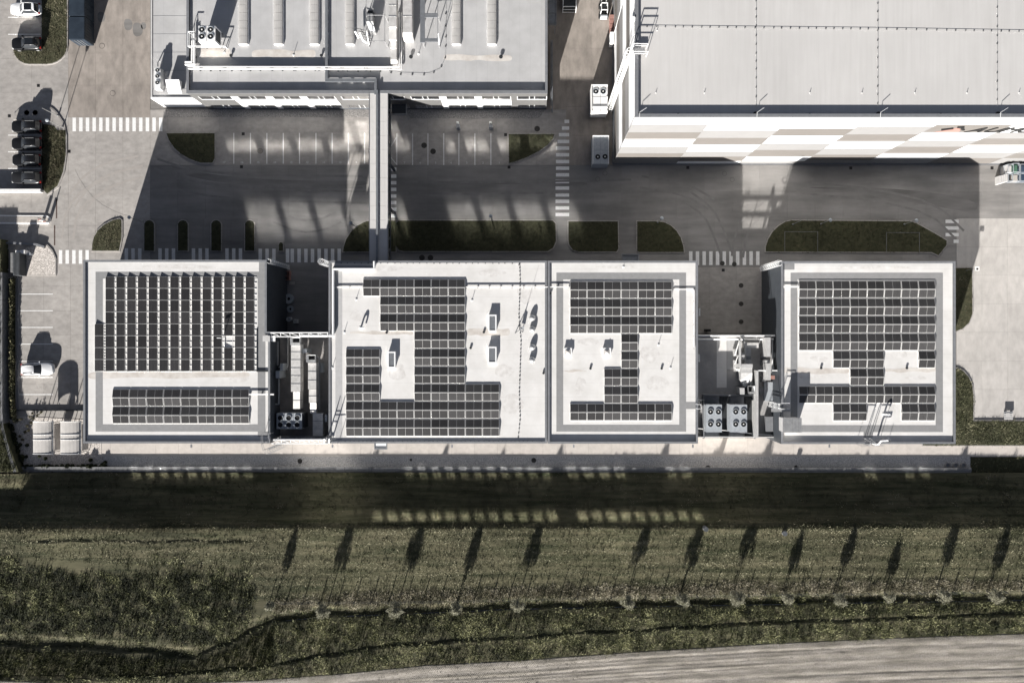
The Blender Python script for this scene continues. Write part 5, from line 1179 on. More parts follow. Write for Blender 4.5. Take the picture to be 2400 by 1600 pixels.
for i in range(9):
    z = 2.4+i*.85; mb.path([(lx+.2,ly-.35,z),(lx-.25,ly-.4,z),(lx-.55,ly,z),(lx-.25,ly+.4,z),(lx+.2,ly+.35,z)], .025)
mb.build('cage', white_metal, t)
lx, ly = W(628, 613, HB); t = thing('roof_ladder', 'caged ladder at the road corner of the first hall', 'ladder', (lx, ly, 0)); mb = MB()
for dy in (-.28,.28): mb.bar((lx+.3,ly+dy,.3),(lx+.3,ly+dy,HB+1.1),.03)
for i in range(28): mb.bar((lx+.3,ly-.28,.4+i*.3),(lx+.3,ly+.28,.4+i*.3),.02)
mb.build('ladder', white_metal, t); mb = MB()
for i in range(9):
    z = 2.4+i*.85; mb.path([(lx+.3,ly-.35,z),(lx+.75,ly-.4,z),(lx+1.0,ly,z),(lx+.75,ly+.4,z),(lx+.3,ly+.35,z)], .025)
mb.build('cage', coping_m, t)
# things stored in the dark court
for lb, x, y, r, h in (('large cable drum in the dark court',676,700,.72,.5),('small pipe coil below the large drum',680,724,.5,.35),('grey bin at the bottom of the dark court',676,748,.35,1.0)):
    X, Y = W(x, y, h); t = thing('cable_drum' if 'bin' not in lb else 'waste_bin', lb, 'cable drum' if 'bin' not in lb else 'bin', (X, Y, 0))
    MB().ring(X, Y, 0, h, r*.35, r, 18).build('drum' if 'bin' not in lb else 'body', unit_m, t); MB().cyl(X, Y, 0, h*.5, r*.34, 12).build('core', black_m, t)
for lb, a, b_, c, d, h in (('pale crate by the wall in the dark court',661,678,647,656,.8),('dark open crate above the pale crate',668,679,635,646,.7),('flat pale board lying in the dark court',678,690,660,667,.1),('white wire basket in the dark court',688,697,748,757,.6)):
    x0_, y1_ = W(a, c, h); x1_, y0_ = W(b_, d, h); t = thing('crate', lb, 'crate', ((x0_+x1_)/2,(y0_+y1_)/2,0), 'crates in the dark court'); mb = MB()
    mb.box(x0_,x1_,y0_,y1_,0,.08).box(x0_,x1_,y0_,y0_+.06,.08,h).box(x0_,x1_,y1_-.06,y1_,.08,h).box(x0_,x0_+.06,y0_+.06,y1_-.06,.08,h).box(x1_-.06,x1_,y0_+.06,y1_-.06,.08,h)
    mb.build('body', pink_m if 'pale crate' in lb else unit_w if 'white' in lb else dark_m if 'dark open' in lb else paving, t)

# ------------------------------------------------------------------ plant yard between the last two halls
ZE = 4.6
x0 = W(1636,0,HB+.1)[0]+.01; x1 = W(1831,0,HB)[0]-.01; yn = W(0,787,HB)[1]
t = thing('link_block', 'single-storey grey roofed link between the last two halls', 'building', ((x0+x1)/2,(yn+ysb)/2,0))
MB().box(x0,x1,ysb,yn,0,ZE).build('roof', M('grey_deck', (.33,.32,.31),(.27,.265,.26),.8,.8,6,big=.1), t); MB().box(x0,x1,yn,yn+.1,0,ZE+.3).build('wall', wall_p, t); MB().box(x0,x1,ysb-.12,ysb,0,ZE+.9).build('wall', wall_p, t)
MB().pbox(1680,1703,790,908,ZE-.02,ZE+.01).build('walkway_mat', roof_w, t); MB().pbox(1704,1735,790,865,ZE-.02,ZE+.012).build('walkway_mat', roof_g, t)
mb = MB()
for z, dy in ((6.3,0),(5.7,-.5)): mb.bar((x0+.1,yn+.05+dy,z),(x1-.1,yn+.05+dy,z),.11,0,8)
t = thing('pipe_bridge', 'twin white pipes spanning the gap between the last two halls', 'pipe', ((x0+x1)/2,yn,ZE)); mb.build('pipe', pipe_w, t); mb = MB()
for i in range(6): x = x0+.6+(x1-x0-1.2)*i/5; mb.bar((x,yn-.2,ZE-.01),(x,yn-.2,6.3),.05)
mb.bar((x1-.25,yn-.5,5.7),(x1-.25,W(0,860,5.7)[1],5.7),.08,0,8); mb.each('post', white_metal, t)
hd = lambda lb, nm, ct, rects, m, z0=ZE: None
def boxes(name, label, cat, rects, mats, z0, group=None):
    a = rects[0]; t = thing(name, label, cat, (*W(a[0], a[2], a[5]), z0), group)
    for (p, q_, c, d, za, zb, nm, m) in rects: MB().pbox(p, q_, c, d, za, zb).build(nm, m, t)
    return t
boxes('air_handler', 'white air handling unit with stepped ducts in the right plant yard', 'air handler',
    [(1735,1764,853,862,ZE,7.0,'casing',yard_w),(1737,1763,862,873,ZE,6.8,'casing',yard_w),(1731,1736.5,864,870,ZE,6.0,'bracket',white_metal),(1742,1778,803,815,5.2,6.2,'duct_section',duct_m),(1748,1760,815.5,834,5.1,6.1,'duct_section',steel),(1748,1760,834.5,842,4.9,5.6,'duct_section',tray_m),(1747,1761,842.5,852,4.7,5.2,'duct_section',steel)], None, ZE)
X0, Y1 = W(1737,873.5,6.7); X1, Y0 = W(1757,906,5.4); t = thing('duct_funnel', 'white tapering duct funnel below the air handling unit', 'air duct', (X0,Y0,ZE))
mx_ = (X0+X1)/2
MB().add([(X0,Y1,6.7),(X1,Y1,6.7),(X1,Y1-1.0,6.5),(mx_+.35,Y0,5.6),(mx_-.1,Y0,5.6),(X0,Y1-1.0,6.5),(X0,Y1,5.4),(X1,Y1,5.4),(X1,Y1-1.0,5.2),(mx_+.35,Y0,5.2),(mx_-.1,Y0,5.2),(X0,Y1-1.0,5.2)],
    [(0,5,4,3,2,1),(5,11,10,4),(4,10,9,3),(3,9,8,2),(2,8,7,1),(1,7,6,0),(0,6,11,5)]).build('funnel', yard_w, t); MB().pbox(1757.5,1764,873.5,905,ZE,5.6).build('duct_section', steel, t)
hood('white square hood and end box below the tapering funnel', 1754, 1769, 905, 922, 5.6, 6.4)
boxes('end_box', 'upright white end box left of the square hood', 'air duct', [(1735,1745,909,924,ZE,6.6,'casing',yard_w)], None, ZE)
pp = thing('pipework', 'white pipe frame left of the air handling unit', 'pipework', (*W(1733,820,ZE), ZE)); mb = MB()
mb.path([(*W(1734,800,7),7.0),(*W(1734,860,7),7.0)], .16).path([(*W(1727,834,7),6.9),(*W(1745,834,7),6.9)], .14).path([(*W(1739,788,6.5),6.4),(*W(1747,806,6.5),6.4),(*W(1748,845,6.3),6.2),(*W(1743,858,6),5.9)], .09, 0, 6)
for p in ((1722,826),(1722,852)): mb.box(W(p[0],0,5)[0]-.2, W(p[0],0,5)[0]+.2, W(0,p[1],5)[1]-.5, W(0,p[1],5)[1]+.5, ZE-.01, 5.3)
mb.bar((*W(1722,834,5.3),5.2),(*W(1735,792,7),6.9),.07).bar((*W(1722,854,5.3),5.2),(*W(1729,836,7),6.9),.05); mb.box(W(1738,0,6.9)[0], W(1746,0,6.9)[0], W(0,843,6.9)[1], W(0,826,6.9)[1], 6.0, 6.7); mb.build('pipe', yard_w, pp)
boxes('chimney_duct', 'slim white vertical duct high on the left wall of the last hall', 'air duct', [(1797.5,1806,791,836,5.6,7.8,'duct_section',yard_w),(1796,1803,844,850,5.6,7.4,'bracket',yard_w),(1798.5,1806.5,851,891,5.6,7.7,'duct_section',yard_w),(1809,1816,880,888.5,6,7,'box',pink_m)], None, ZE)
boxes('wall_rack', 'dark cabinets lined along the left wall of the last hall', 'cabinet', [(1787,1794,788,797,ZE,5.6,'cabinet',coping_m),(1787,1795,829,840,ZE,5.6,'cabinet',coping_m),(1787,1795,845,856,ZE,5.6,'cabinet',coping_m),(1787,1795,884,894,ZE,5.6,'cabinet',coping_m),(1791,1811,895,939,ZE,5.0,'deck_box',unit_m),(1795,1812,976,1011,ZE,5.4,'deck_box',coping_m),(1779,1790,906,922,ZE,4.9,'deck_box',coping_m)], None, ZE)
boxes('dividing_wall', 'tall white dividing wall in the right plant yard', 'wall', [(1773.5,1777.5,868,1026,ZE,7.0,'panel',yard_w),(1778,1822,867,869.5,6.6,7.0,'beam',white_metal)], None, ZE)
t = boxes('chiller_deck', 'dark tray deck under the pair of four-fan chillers', 'deck', [(1649,1771,925,927.5,ZE,5.6,'rim',coping_m),(1649,1651,928,1028,ZE,5.6,'rim',coping_m),(1769,1771,928,1028,ZE,5.6,'rim',coping_m)], None, ZE)
for i, (a, b_) in enumerate(((1652,1685),(1687,1708),(1711,1743),(1746,1768))): MB().pbox(a, b_, 929, 1026, ZE, 4.75+.01*i).build('deck_plate', coping_m if i % 2 == 0 else dark_m, t)
for lb, a, b_, fx in (('grey four-fan chiller nearer the middle hall',1655,1692,(1665,1683.5)),('grey four-fan chiller nearer the dividing wall',1712,1751,(1724,1742.5))):
    hvac(lb, a, b_, 948, 1012.5, 4.8, 6.9, [(x, y) for x in fx for y in (964.5,993.5)], .42, unit_m, 'chillers in the right plant yard', .2)
pp = thing('pipework', 'thin pale pipe sloping across the right plant yard floor', 'pipework', (*W(1690,1008,5), 4.8))
MB().path([(*W(1636,1004,5.3),5.2),(*W(1694,1008,5.3),5.2),(*W(1763,1016,5.3),5.2),(*W(1812,1020,5.3),5.2)], .06).path([(*W(1636,937,5.6),5.5),(*W(1652,937,5.6),5.5)], .05).build('pipe', pipe_w, pp)
pb_ = thing('platform_rail', 'small white hoop rail on the middle hall edge by the chillers', 'railing', (*W(1636,952,HB), HB)); mb = MB(); X, Y = W(1636,952,HB+.5)
mb.path([(X-.2,Y+.3,HB),(X-.2,Y+.3,HB+.9),(X+.3,Y+.3,HB+.9),(X+.35,Y-.3,HB+.9),(X-.2,Y-.3,HB+.9),(X-.2,Y-.3,HB)], .03).build('rail', white_metal, pb_)
lx, ly = W(1820, 618, HB); t = thing('roof_ladder', 'caged ladder at the road corner of the last hall', 'ladder', (lx, ly, 0)); mb = MB()
for dy in (-.28,.28): mb.bar((lx+.35,ly+dy,.3),(lx+.35,ly+dy,HB+1.1),.03)
for i in range(28): mb.bar((lx+.35,ly-.28,.4+i*.3),(lx+.35,ly+.28,.4+i*.3),.02)
mb.build('ladder', white_metal, t); mb = MB()
for i in range(9):
    z = 2.4+i*.85; mb.path([(lx+.35,ly-.35,z),(lx-.1,ly-.4,z),(lx-.4,ly,z),(lx-.1,ly+.4,z),(lx+.35,ly+.35,z)], .025)
mb.build('cage', white_metal, t)
boxes('wall_locker', 'black locker at the foot of the pipe bridge', 'cabinet', [(1655,1666,771,777,0,1.3,'casing',black_m)], None, 0)
for lb, a, c in (('white vent box on the middle hall wall above the chillers',1636.5,830),('white vent box on the middle hall wall by the court',1637.5,722)):
    boxes('wall_vent', lb, 'vent box', [(a,a+4,c,c+18,3.5,5.5,'casing',unit_w)], None, 3.5, 'vent boxes on the middle hall wall')

# ------------------------------------------------------------------ vehicles
def loft(mb, rings, mi=0, cap=True):
    n = len(rings[0]); b0 = len(mb.v)
    for r_ in rings: mb.v += r_
    fs = [(b0+k*n+i, b0+k*n+(i+1)%n, b0+(k+1)*n+(i+1)%n, b0+(k+1)*n+i) for k in range(len(rings)-1) for i in range(n)]
    if cap: fs.append(tuple(b0+(len(rings)-1)*n+i for i in range(n)))
    mb.f += fs; mb.m += [mi]*len(fs)
def outline(L, Wd, z, cx_=0, taper=.86, nose=.5, n=28, dz=None):
    out = []
    for i in range(n):
        t = 2*math.pi*i/n; c, s = math.cos(t), math.sin(t)
        e = .36
        x = math.copysign(abs(c)**e, c)*L/2; y = math.copysign(abs(s)**(e*1.0), s)*Wd/2
        f = 1-(1-taper)*max(0, abs(x)/(L/2)-nose)**2/(1-nose)**2
        out.append((cx_+x, y*f, z+(dz(x) if dz else 0)))
    return out
def car(label, paint_, pan=False, L=4.55, Wd=1.86, Ht=1.62, wagon=True, group=None):
    t = thing('parked_car', label, 'car', (0,0,0), group); mb = MB()
    hood_dz = lambda x: -.10*max(0, (x-.6)/(L/2-.6))**2 if x > .6 else 0
    loft(mb, [outline(L*.95, Wd*.93, .22), outline(L, Wd*.98, .42), outline(L, Wd, .62), outline(L*.99, Wd*.985, .82, dz=hood_dz), outline(L*.955, Wd*.92, .93, dz=hood_dz), outline(L*.90, Wd*.84, .965, dz=hood_dz)])
    mb.build('body', paint_, t, smooth=True)
    xf, xr = L*.135, -L*.44; xfr, xrr = -L*.03, -L*.385 if wagon else -L*.27
    def gh(x0, x1, w, z): return [(x0,-w*.93,z),(x0+.08,-w*.5,z),(x0+.1,0,z),(x0+.08,w*.5,z),(x0,w*.93,z),((x0+x1)/2,w,z),(x1,w*.9,z),(x1-.06,w*.5,z),(x1-.07,0,z),(x1-.06,-w*.5,z),(x1,-w*.9,z),((x0+x1)/2,-w,z)]
    lo, hi = gh(xf, xr, Wd*.425, .95), gh(xfr, xrr, Wd*.335, Ht-.05)
    def face(name, idx):
        m = MB(); m.add([lo[i] for i in idx]+[hi[i] for i in idx[::-1]], [tuple(range(2*len(idx)))]) if len(idx) < 3 else m.add([lo[i] for i in idx]+[hi[i] for i in idx], [(k+1,k,len(idx)+k,len(idx)+k+1) for k in range(len(idx)-1)])
        return m.build(name, car_glass, t)
    face('windscreen', [0,1,2,3,4]); face('side_window', [4,5,6]); face('rear_window', [6,7,8,9,10]); face('side_window', [10,11,0])
    rf = MB(); loft(rf, [hi, [(x*.985+(-.02), y*.97, z+.035) for x,y,z in hi], [(x*.93-.03, y*.85, z+.05) for x,y,z in hi]]); rf.build('roof', paint_, t, smooth=True)
    if pan: MB().add([(xfr-.2,-Wd*.25,Ht+.006),(xrr+.3,-Wd*.25,Ht+.006),(xrr+.3,Wd*.25,Ht+.006),(xfr-.2,Wd*.25,Ht+.006)], [(3,2,1,0)]).build('glass_roof', glass_d, t)
    for s in (-1,1):
        MB().bar((xfr-.15,s*Wd*.30,Ht+.02),(xrr+.15,s*Wd*.30,Ht+.02),.022).build('roof_rail', steel, t)
        for lo_i, hi_i in ((0 if s < 0 else 4, 0 if s < 0 else 4),(10 if s < 0 else 6, 10 if s < 0 else 6)): MB().bar(lo[lo_i], hi[hi_i], .045).build('pillar', paint_, t)
        MB().box(xf-.28,xf-.08,s*Wd*.49,s*(Wd*.49+.2),.93,1.07).build('mirror', paint_, t)
        MB().box(L*.425,L*.478,s*Wd*.25,s*Wd*.40,.66,.78).build('headlight', lens_m, t)
        MB().box(-L*.485,-L*.44,s*Wd*.30,s*Wd*.44,.78,.94).build('tail_light', red_l, t)
        for x in (L*.31,-L*.30):
            w = MB(); n = 14
            for yy in (s*Wd*.37, s*Wd*.485): w.v += [(x+.33*math.cos(2*math.pi*i/n), yy, .33+.33*math.sin(2*math.pi*i/n)) for i in range(n)]
            w.f = [(i,(i+1)%n,n+(i+1)%n,n+i) for i in range(n)]+[tuple(range(n)), tuple(range(2*n-1,n-1,-1))]; w.m = [0]*len(w.f); wo = w.build('wheel', rubber, t)
            r_ = MB(); yy = s*Wd*.487; r_.add([(x+.2*math.cos(2*math.pi*i/10), yy, .33+.2*math.sin(2*math.pi*i/10)) for i in range(10)], [tuple(range(10)) if s < 0 else tuple(range(9,-1,-1))]); r_.build('rim', steel, wo)
    return t
def put(o, px, py, rz, label=None):
    x, y = W(px, py, .8); o.location = (x, y, .0); o.rotation_euler.z = rz
    if label: o['label'] = label
g_ = 'cars parked on the left side'
c1 = car('white car with a dark glass roof in the top left bay', car_white, True, 4.5, 1.84, group=g_); put(c1, 59, 21, math.pi)
c2 = car('black car with a glass roof beside the rounded grass bed', car_black, True, 4.5, 1.86, group=g_); put(c2, 62, 102, math.pi+.02)
k0 = car('first black car in the row of four by the lamp posts', car_black, False, 4.5, 1.86, 1.6, group=g_); put(k0, 62, 296, math.pi)
k1 = copy_tree(k0); put(k1, 62, 336, math.pi+.01, 'second black car in the row of four below the lamp posts')
c5 = car('third black car of the row, smaller, red rear lights lit by the sun', car_black, False, 4.3, 1.8, 1.55, group=g_); put(c5, 62, 374.5, math.pi)
c6 = car('dark grey car with roof rails at the lower end of the row', car_grey, False, 4.55, 1.88, 1.7, group=g_); put(c6, 62, 416, math.pi)
c7 = car('white car alone in the side parking, nose to the right', car_white, False, 4.8, 1.86, 1.5, group=g_); put(c7, 87, 864.5, .02)
# blue skip containers
def container(label, c, d):
    z1 = 2.45; x0, y1 = W(161, c, z1); x1, y0 = W(198, d, z1); t = thing('skip_container', label, 'container', ((x0+x1)/2,(y0+y1)/2,0), 'dark blue containers')
    MB().box(x0,x1,y0,y1,.12,z1).build('body', blue_m, t)
    for i in range(8): y = y0+(y1-y0)*(i+.5)/8; MB().box(x1,x1+.06,y-.06,y+.06,.2,z1-.1).build('rib', blue_m, t)
    MB().box(x0+.1,x1-.1,y0-.05,y0-.001,.2,z1-.15).build('door', blue_m, t); mb = MB()
    for i in (.3,.5,.7): mb.bar((x0+(x1-x0)*i,y0-.09,.25),(x0+(x1-x0)*i,y0-.09,z1-.2),.03)
    mb.build('locking_bar', steel, t); mb = MB()
    for x in (x0+.3,x1-.3):
        for y in (y0+.5,y1-.5): mb.box(x-.12,x+.12,y-.2,y+.2,-.01,.12)
    mb.build('skid', dark_m, t); MB().box(x0+.06,x1-.06,y0+.06,y1-.06,z1,z1+.03).build('lid', blue_m, t)
container('dark blue container cut by the top edge', -70, 37.5); container('dark blue container whose door end faces the yard', 39.5, 92.5)

# ------------------------------------------------------------------ lamp posts, signs, manholes
def lamp(label, px, py, h=3.7, head=True, r=.27):
    x, y = W(px, py); z0 = .12; t = thing('lamp_post', label, 'lamp post', (x, y, 0), 'lamp posts')
    MB().cyl(x,y,-.02,z0+.25,.12,8).build('base', steel, t); MB().cyl(x,y,.2,h,.055,8,r2=.04).build('pole', steel, t)
    if head: MB().cyl(x,y,h-.22,h-.04,r*.5,14,r2=r).build('lamp_head', unit_m, t, smooth=False); MB().dome(x,y,h-.04,r,.1,14,3).build('lamp_cap', unit_m, t)
for lb, x, y, hd_ in (('lamp post without a head beside the striped island',137,272,False),('lamp post with a pale round head by the row of black cars',148,299,True),('lamp post at the left end of the shaded road beds',334,519,True),('lamp post at the tip of the bed by the footbridge',836,532,True),('lamp post in the long shaded bed',1153,516,True),('lamp post at the top of the curved bed',1541,521,True),('bare lamp post at the left of the east bed',1857,526,False),('lamp post near the left mowed rectangle of the east bed',1923,525,True),('lamp post near the right mowed rectangle of the east bed',2118,526,True)):
    lamp(lb, x, y, 3.7, hd_)
t = thing('info_sign', 'small square sign board leaning by the narrow lawn of the last hall', 'sign', (*W(2272,633), 0)); x, y = W(2262,634)
MB().bar((x-.0,y,-.01),(x+.5,y+.15,1.9),.03).build('pole', steel, t); MB().box(x+.35,x+.95,y-.2,y+.4,1.85,1.93).build('board', unit_w, t); MB().box(x+.5,x+.8,y-.1,y+.2,1.931,1.936).build('symbol', black_sign, t)
for lb, px, py in (('small charging post right of the footbridge',1075,300),('small charging post near the end of the right bays',1151,300)):
    x, y = W(px, py); t = thing('charging_post', lb, 'charging post', (x, y, 0), 'charging posts'); MB().box(x-.25,x+.25,y-.25,y+.2,-.01,1.1).build('cabinet', unit_m, t); MB().box(x-.26,x+.26,y-.26,y+.21,1.1,1.16).build('lid', coping_m, t); MB().box(x-.2,x+.1,y+.35,y+.6,-.01,1.3).build('bollard', paint, t)
def manhole(label, px, py, r=.38, square=False, z=.0, m=None, rim=False):
    x, y = W(px, py); t = thing('drain_grate' if square else 'manhole', label, 'drain' if square else 'manhole', (x, y, z), 'square drains' if square else 'round manholes')
    if square:
        MB().box(x-r,x+r,y-r,y+r,z-.02,z+.009).build('frame', manhole_m, t); mb = MB()
        for i in range(5): mb.box(x-r*.8,x+r*.8,y-r*.8+i*r*.34,y-r*.8+i*r*.34+.05,z+.009,z+.016)
        mb.build('bar', black_m, t)
    else:
        MB().cyl(x,y,z-.02,z+.010,r,16).build('cover', m or manhole_m, t)
        MB().ring(x,y,z-.02,z+.014,r*1.02,r*(1.25 if rim else 1.12),16).build('ring', kerb_m if rim else manhole_m, t)
for a in (('manhole in the left centre parking bays',610,354,.36,False,0,concrete_old),('manhole upper of the pair in the right bays',994,341),('manhole lower of the pair in the right bays',1015,355),('manhole in the alley mouth',1259,302),('manhole left of the pair before the middle hall',989,604),('manhole right of the pair before the middle hall',1009,604),
          ('manhole under the left zebra stripes of the court',1693,617,.32),('manhole under the right zebra stripes of the court',1721,619,.32),('upper manhole of three in the loading court',1737,669,.32),('middle manhole of three in the loading court',1737,712,.32),('lower manhole of three in the loading court',1737,754,.32),
          ('manhole in the gravel below the left plant yard',703,1080,.33,False,.03),('small manhole in the gravel below the stepped block',963,1077,.18,False,.03),('manhole in the gravel below the joint of the halls',1251,1078,.33,False,.03),('manhole by the wall below the chillers',1659,1097,.4,False,.03),('small manhole in the gravel below the hatch',1865,1093,.2,False,.03),
          ('manhole in the lorry apron near the cracks',264,219,.36,False,0,concrete_old),('manhole in the lorry apron beside the containers',239,108,.36,False,0,concrete_old),('left round cover on the striped island',64,265,.36,False,.13),('right round cover on the striped island',84,265,.36,False,.13)): manhole(*a)
for a in (('left of two thin ringed covers by the condenser',1401,420,.3,False,0,road_concrete),('right of two thin ringed covers by the condenser',1418,406,.3,False,0,road_concrete),('left of two thin ringed covers before the emblem wall',1698,407,.3,False,0,road_concrete),('right of two thin ringed covers before the emblem wall',1716,421,.3,False,0,road_concrete)): manhole(*a)
for a in (('left planter ring at the end of the gravel yard',2220,1090),('middle planter ring at the end of the gravel yard',2239,1090),('right planter ring at the end of the gravel yard',2257,1090)):
    x, y = W(a[1], a[2]); t = thing('well_ring', a[0], 'well ring', (x, y, 0), 'concrete well rings'); MB().ring(x,y,-.01,.22,.31,.42,18).build('ring', kerb_m, t); MB().cyl(x,y,0,.1,.305,16).build('cover', coping_m, t)
for a in (('square drain in the west yard',90,201),('square drain left of the striped island',22,272),('square drain at the kerb of the four black cars',162,355),('square drain at the head of the left centre bays',570,314),('square drain at the foot of the left centre bays',566,391),('square drain by the right bays and lawn wedge',1185,316),('square drain at the foot of the right bays',1193,392),('square drain by the warehouse wall, left',1612,393),('square drain by the warehouse wall, middle',1994,394),('square drain by the warehouse wall near the crates',2325,394),('square drain below the zebra of the court',1695,633)): manhole(a[0], a[1], a[2], .22, True)
for lb, px in (('small wall lamp below the first hall',446),('small wall lamp at the corner of the vented hall',778),('small wall lamp below the stepped block',1059),('small wall lamp at the left of the middle hall',1345),('small wall lamp at the right of the middle hall',1625),('small wall lamp below the last hall',1946)):
    x, y = W(px, 1040, 6.2); yw = W(0,1040.5,HB)[1]; t = thing('wall_lamp', lb, 'wall lamp', (x, yw, 5.6), 'wall lamps on the garden side')
    MB().box(x-.03,x+.03,yw-.45,yw+.02,5.9,5.96).build('arm', steel, t); MB().box(x-.11,x+.11,yw-.85,yw-.45,5.84,5.95).build('lamp_head', coping_m, t)
# barrier posts on the gate island
for lb, px, py in (('red-topped barrier box on the gate island, left',93,514),('red-topped barrier box on the gate island, right',105,519)):
    x, y = W(px, py, 1.0); t = thing('barrier_box', lb, 'barrier', (x, y, .13), 'gate barrier boxes'); MB().box(x-.2,x+.2,y-.15,y+.15,.12,1.05).build('cabinet', unit_w, t); MB().box(x-.21,x+.21,y-.16,y+.16,1.05,1.1).build('lid', pink_m, t)
    MB().bar((x+.1,y+.1,1.1),(x+.1,y+.1,1.6),.07).build('post', coping_m, t)
t = thing('low_wall', 'low white wall below the dark grey car', 'wall', (*W(40,446), 0)); MB().pbox(-60,93,443.5,449.5,-.01,.9).build('body', wall_p, t); MB().pbox(-62,94.5,442.8,450.2,.9,.96).build('coping', paint, t)
t = thing('drive_kerb', 'dark curved kerb wall along the lower gate lane', 'kerb wall', (*W(50,571), 0))
for p, q in zip(((-60,568),(20,569),(60,571),(86,573)),((20,569),(60,571),(86,573),(103,579))):
    MB().add([(*W(p[0],p[1]-2.5,.45),.45),(*W(q[0],q[1]-2.5,.45),.45),(*W(q[0],q[1]+2.5,.45),.45),(*W(p[0],p[1]+2.5,.45),.45),(*W(p[0],p[1]-2.5,.45),-.01),(*W(q[0],q[1]-2.5,.45),-.01),(*W(q[0],q[1]+2.5,.45),-.01),(*W(p[0],p[1]+2.5,.45),-.01)], [(3,2,1,0),(0,1,5,4),(1,2,6,5),(2,3,7,6),(3,0,4,7)]).build('kerb_block', coping_m, t)
t = thing('sliding_gate', 'dark slatted sliding gate standing beside the pale shingle bed', 'gate', (*W(40,620,1.5), 0))
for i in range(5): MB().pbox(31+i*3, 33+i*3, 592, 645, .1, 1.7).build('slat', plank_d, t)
MB().pbox(24.5,30,592,638,-.01,1.0).build('rail', cop_c, t)
t = thing('gate_cabinet', 'white control cabinets at the top of the sliding gate', 'cabinet', (*W(50,588,1.2), 0)); MB().pbox(36,45,586.5,592.5,-.01,1.2).build('cabinet', unit_w, t); MB().pbox(47,58,586,594,-.01,1.3).build('cabinet', unit_w, t); MB().pbox(59,71,592,597,-.01,.8).build('cabinet', unit_m, t)

# ------------------------------------------------------------------ retaining walls with horizontal planks
def plank_wall(label, pts, h, rows, thick=.28, seg=4.0, m=plank_d):
    P = [W(*p) for p in pts]; t = thing('retaining_wall', label, 'retaining wall', (*P[0], 0), 'retaining walls')
    for p, q in zip(P[:-1], P[1:]):
        p, q = Vector(p), Vector(q); L_ = (q-p).length; d = (q-p)/L_; nrm = Vector((d.y, -d.x)); n = max(1, int(L_/seg))
        for i in range(n):
            a, b_ = p+d*(L_*i/n+.015), p+d*(L_*(i+1)/n-.015)
            for j in range(rows):
                off = nrm*(.14*(rows-1-j))                                    # each course set back from the one below
                z0, z1 = h*j/rows, h*(j+1)/rows-.015
                A, B = a+off, b_+off
                MB().prism([tuple(A), tuple(B), tuple(B-nrm*(thick+.14*(rows-1-j)-.0)), tuple(A-nrm*(thick+.14*(rows-1-j)))], z0-.02, z1).build('plank', m, t)
            A, B = a-nrm*thick, b_-nrm*thick
            MB().prism([tuple(A), tuple(B), tuple(B-nrm*.42), tuple(A-nrm*.42)], -.1, h+.06).build('coping', cop_c, t)
    return t
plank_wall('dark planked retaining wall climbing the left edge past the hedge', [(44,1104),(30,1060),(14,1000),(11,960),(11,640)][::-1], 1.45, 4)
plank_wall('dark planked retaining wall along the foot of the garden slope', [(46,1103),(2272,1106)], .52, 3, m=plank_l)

# ------------------------------------------------------------------ carports
def carport(label, a, b_):
    z = 2.25; x0, y1 = W(a, 987, z); x1, y0 = W(b_, 1063, z); t = thing('bike_shelter', label, 'shelter', ((x0+x1)/2,(y0+y1)/2,0), 'arched shelters')
    n = 8; w = (x1-x0)/2; xc = (x0+x1)/2; cuts = [0,.40,.56,1.0]
    for u0, u1 in zip(cuts[:-1], cuts[1:]):
        ya, yb = y0+(y1-y0)*(1-u1)+.03, y0+(y1-y0)*(1-u0)-.03; vs = []
        for dz in (0,-.03):
            for yy in (ya, yb): vs += [(xc-w*math.cos(math.pi*k/n)*1.0, yy, z+dz+.42*math.sin(math.pi*k/n)) for k in range(n+1)]
        m = n+1; fs = [(k,k+1,m+k+1,m+k) for k in range(n)]+[(2*m+k+1,2*m+k,3*m+k,3*m+k+1) for k in range(n)]+[(k+1,k,2*m+k,2*m+k+1) for k in range(n)]+[(m+k,m+k+1,3*m+k+1,3*m+k) for k in range(n)]
        MB().add(vs, fs).build('roof_sheet', polycarb, t)
    mb = MB()
    for u in (0,.40,.56,1.0):
        y = y0+(y1-y0)*(1-u); mb.path([(xc-w*math.cos(math.pi*k/n), y, z+.03+.42*math.sin(math.pi*k/n)) for k in range(n+1)], .035)
    mb.build('arch', white_metal, t); mb = MB()
    for y in (y0+.2,(y0+y1)/2,y1-.2):
        for x in (x0+.05,x1-.05): mb.bar((x,y,-.01),(x,y,z),.05)
    mb.each('post', coping_m, t); MB().bar((x1+.06,y0-.2,z),(x1+.06,y1+.1,z),.06).build('gutter', coping_m, t); MB().box(x1-.02,x1+.02,y0+.4,y1-.4,.3,1.9).build('back_panel', polycarb, t)
carport('arched pale shelter standing in the pebble garden, farther from the hall', 77.5, 123.5); carport('arched pale shelter standing close to the first hall', 141.5, 188.5)
t = thing('hand_fence', 'thin dark fence between the side parking and the pebble garden', 'fence', (*W(115,961), 0)); mb = MB(); ya = W(0,961)[1]; xa, xb = W(42,0)[0], W(205,0)[0]
mb.box(xa,xb,ya-.06,ya+.06,.02,.26); mb.build('rail', dark_m, t); mb = MB()
for i in range(8): x = xa+(xb-xa)*i/7; mb.box(x-.05,x+.05,ya-.08,ya+.08,-.01,.32)
mb.each('post', dark_m, t); MB().pbox(40.5,43,648,961,-.01,.18).build('side_kerb', coping_m, kind='structure')

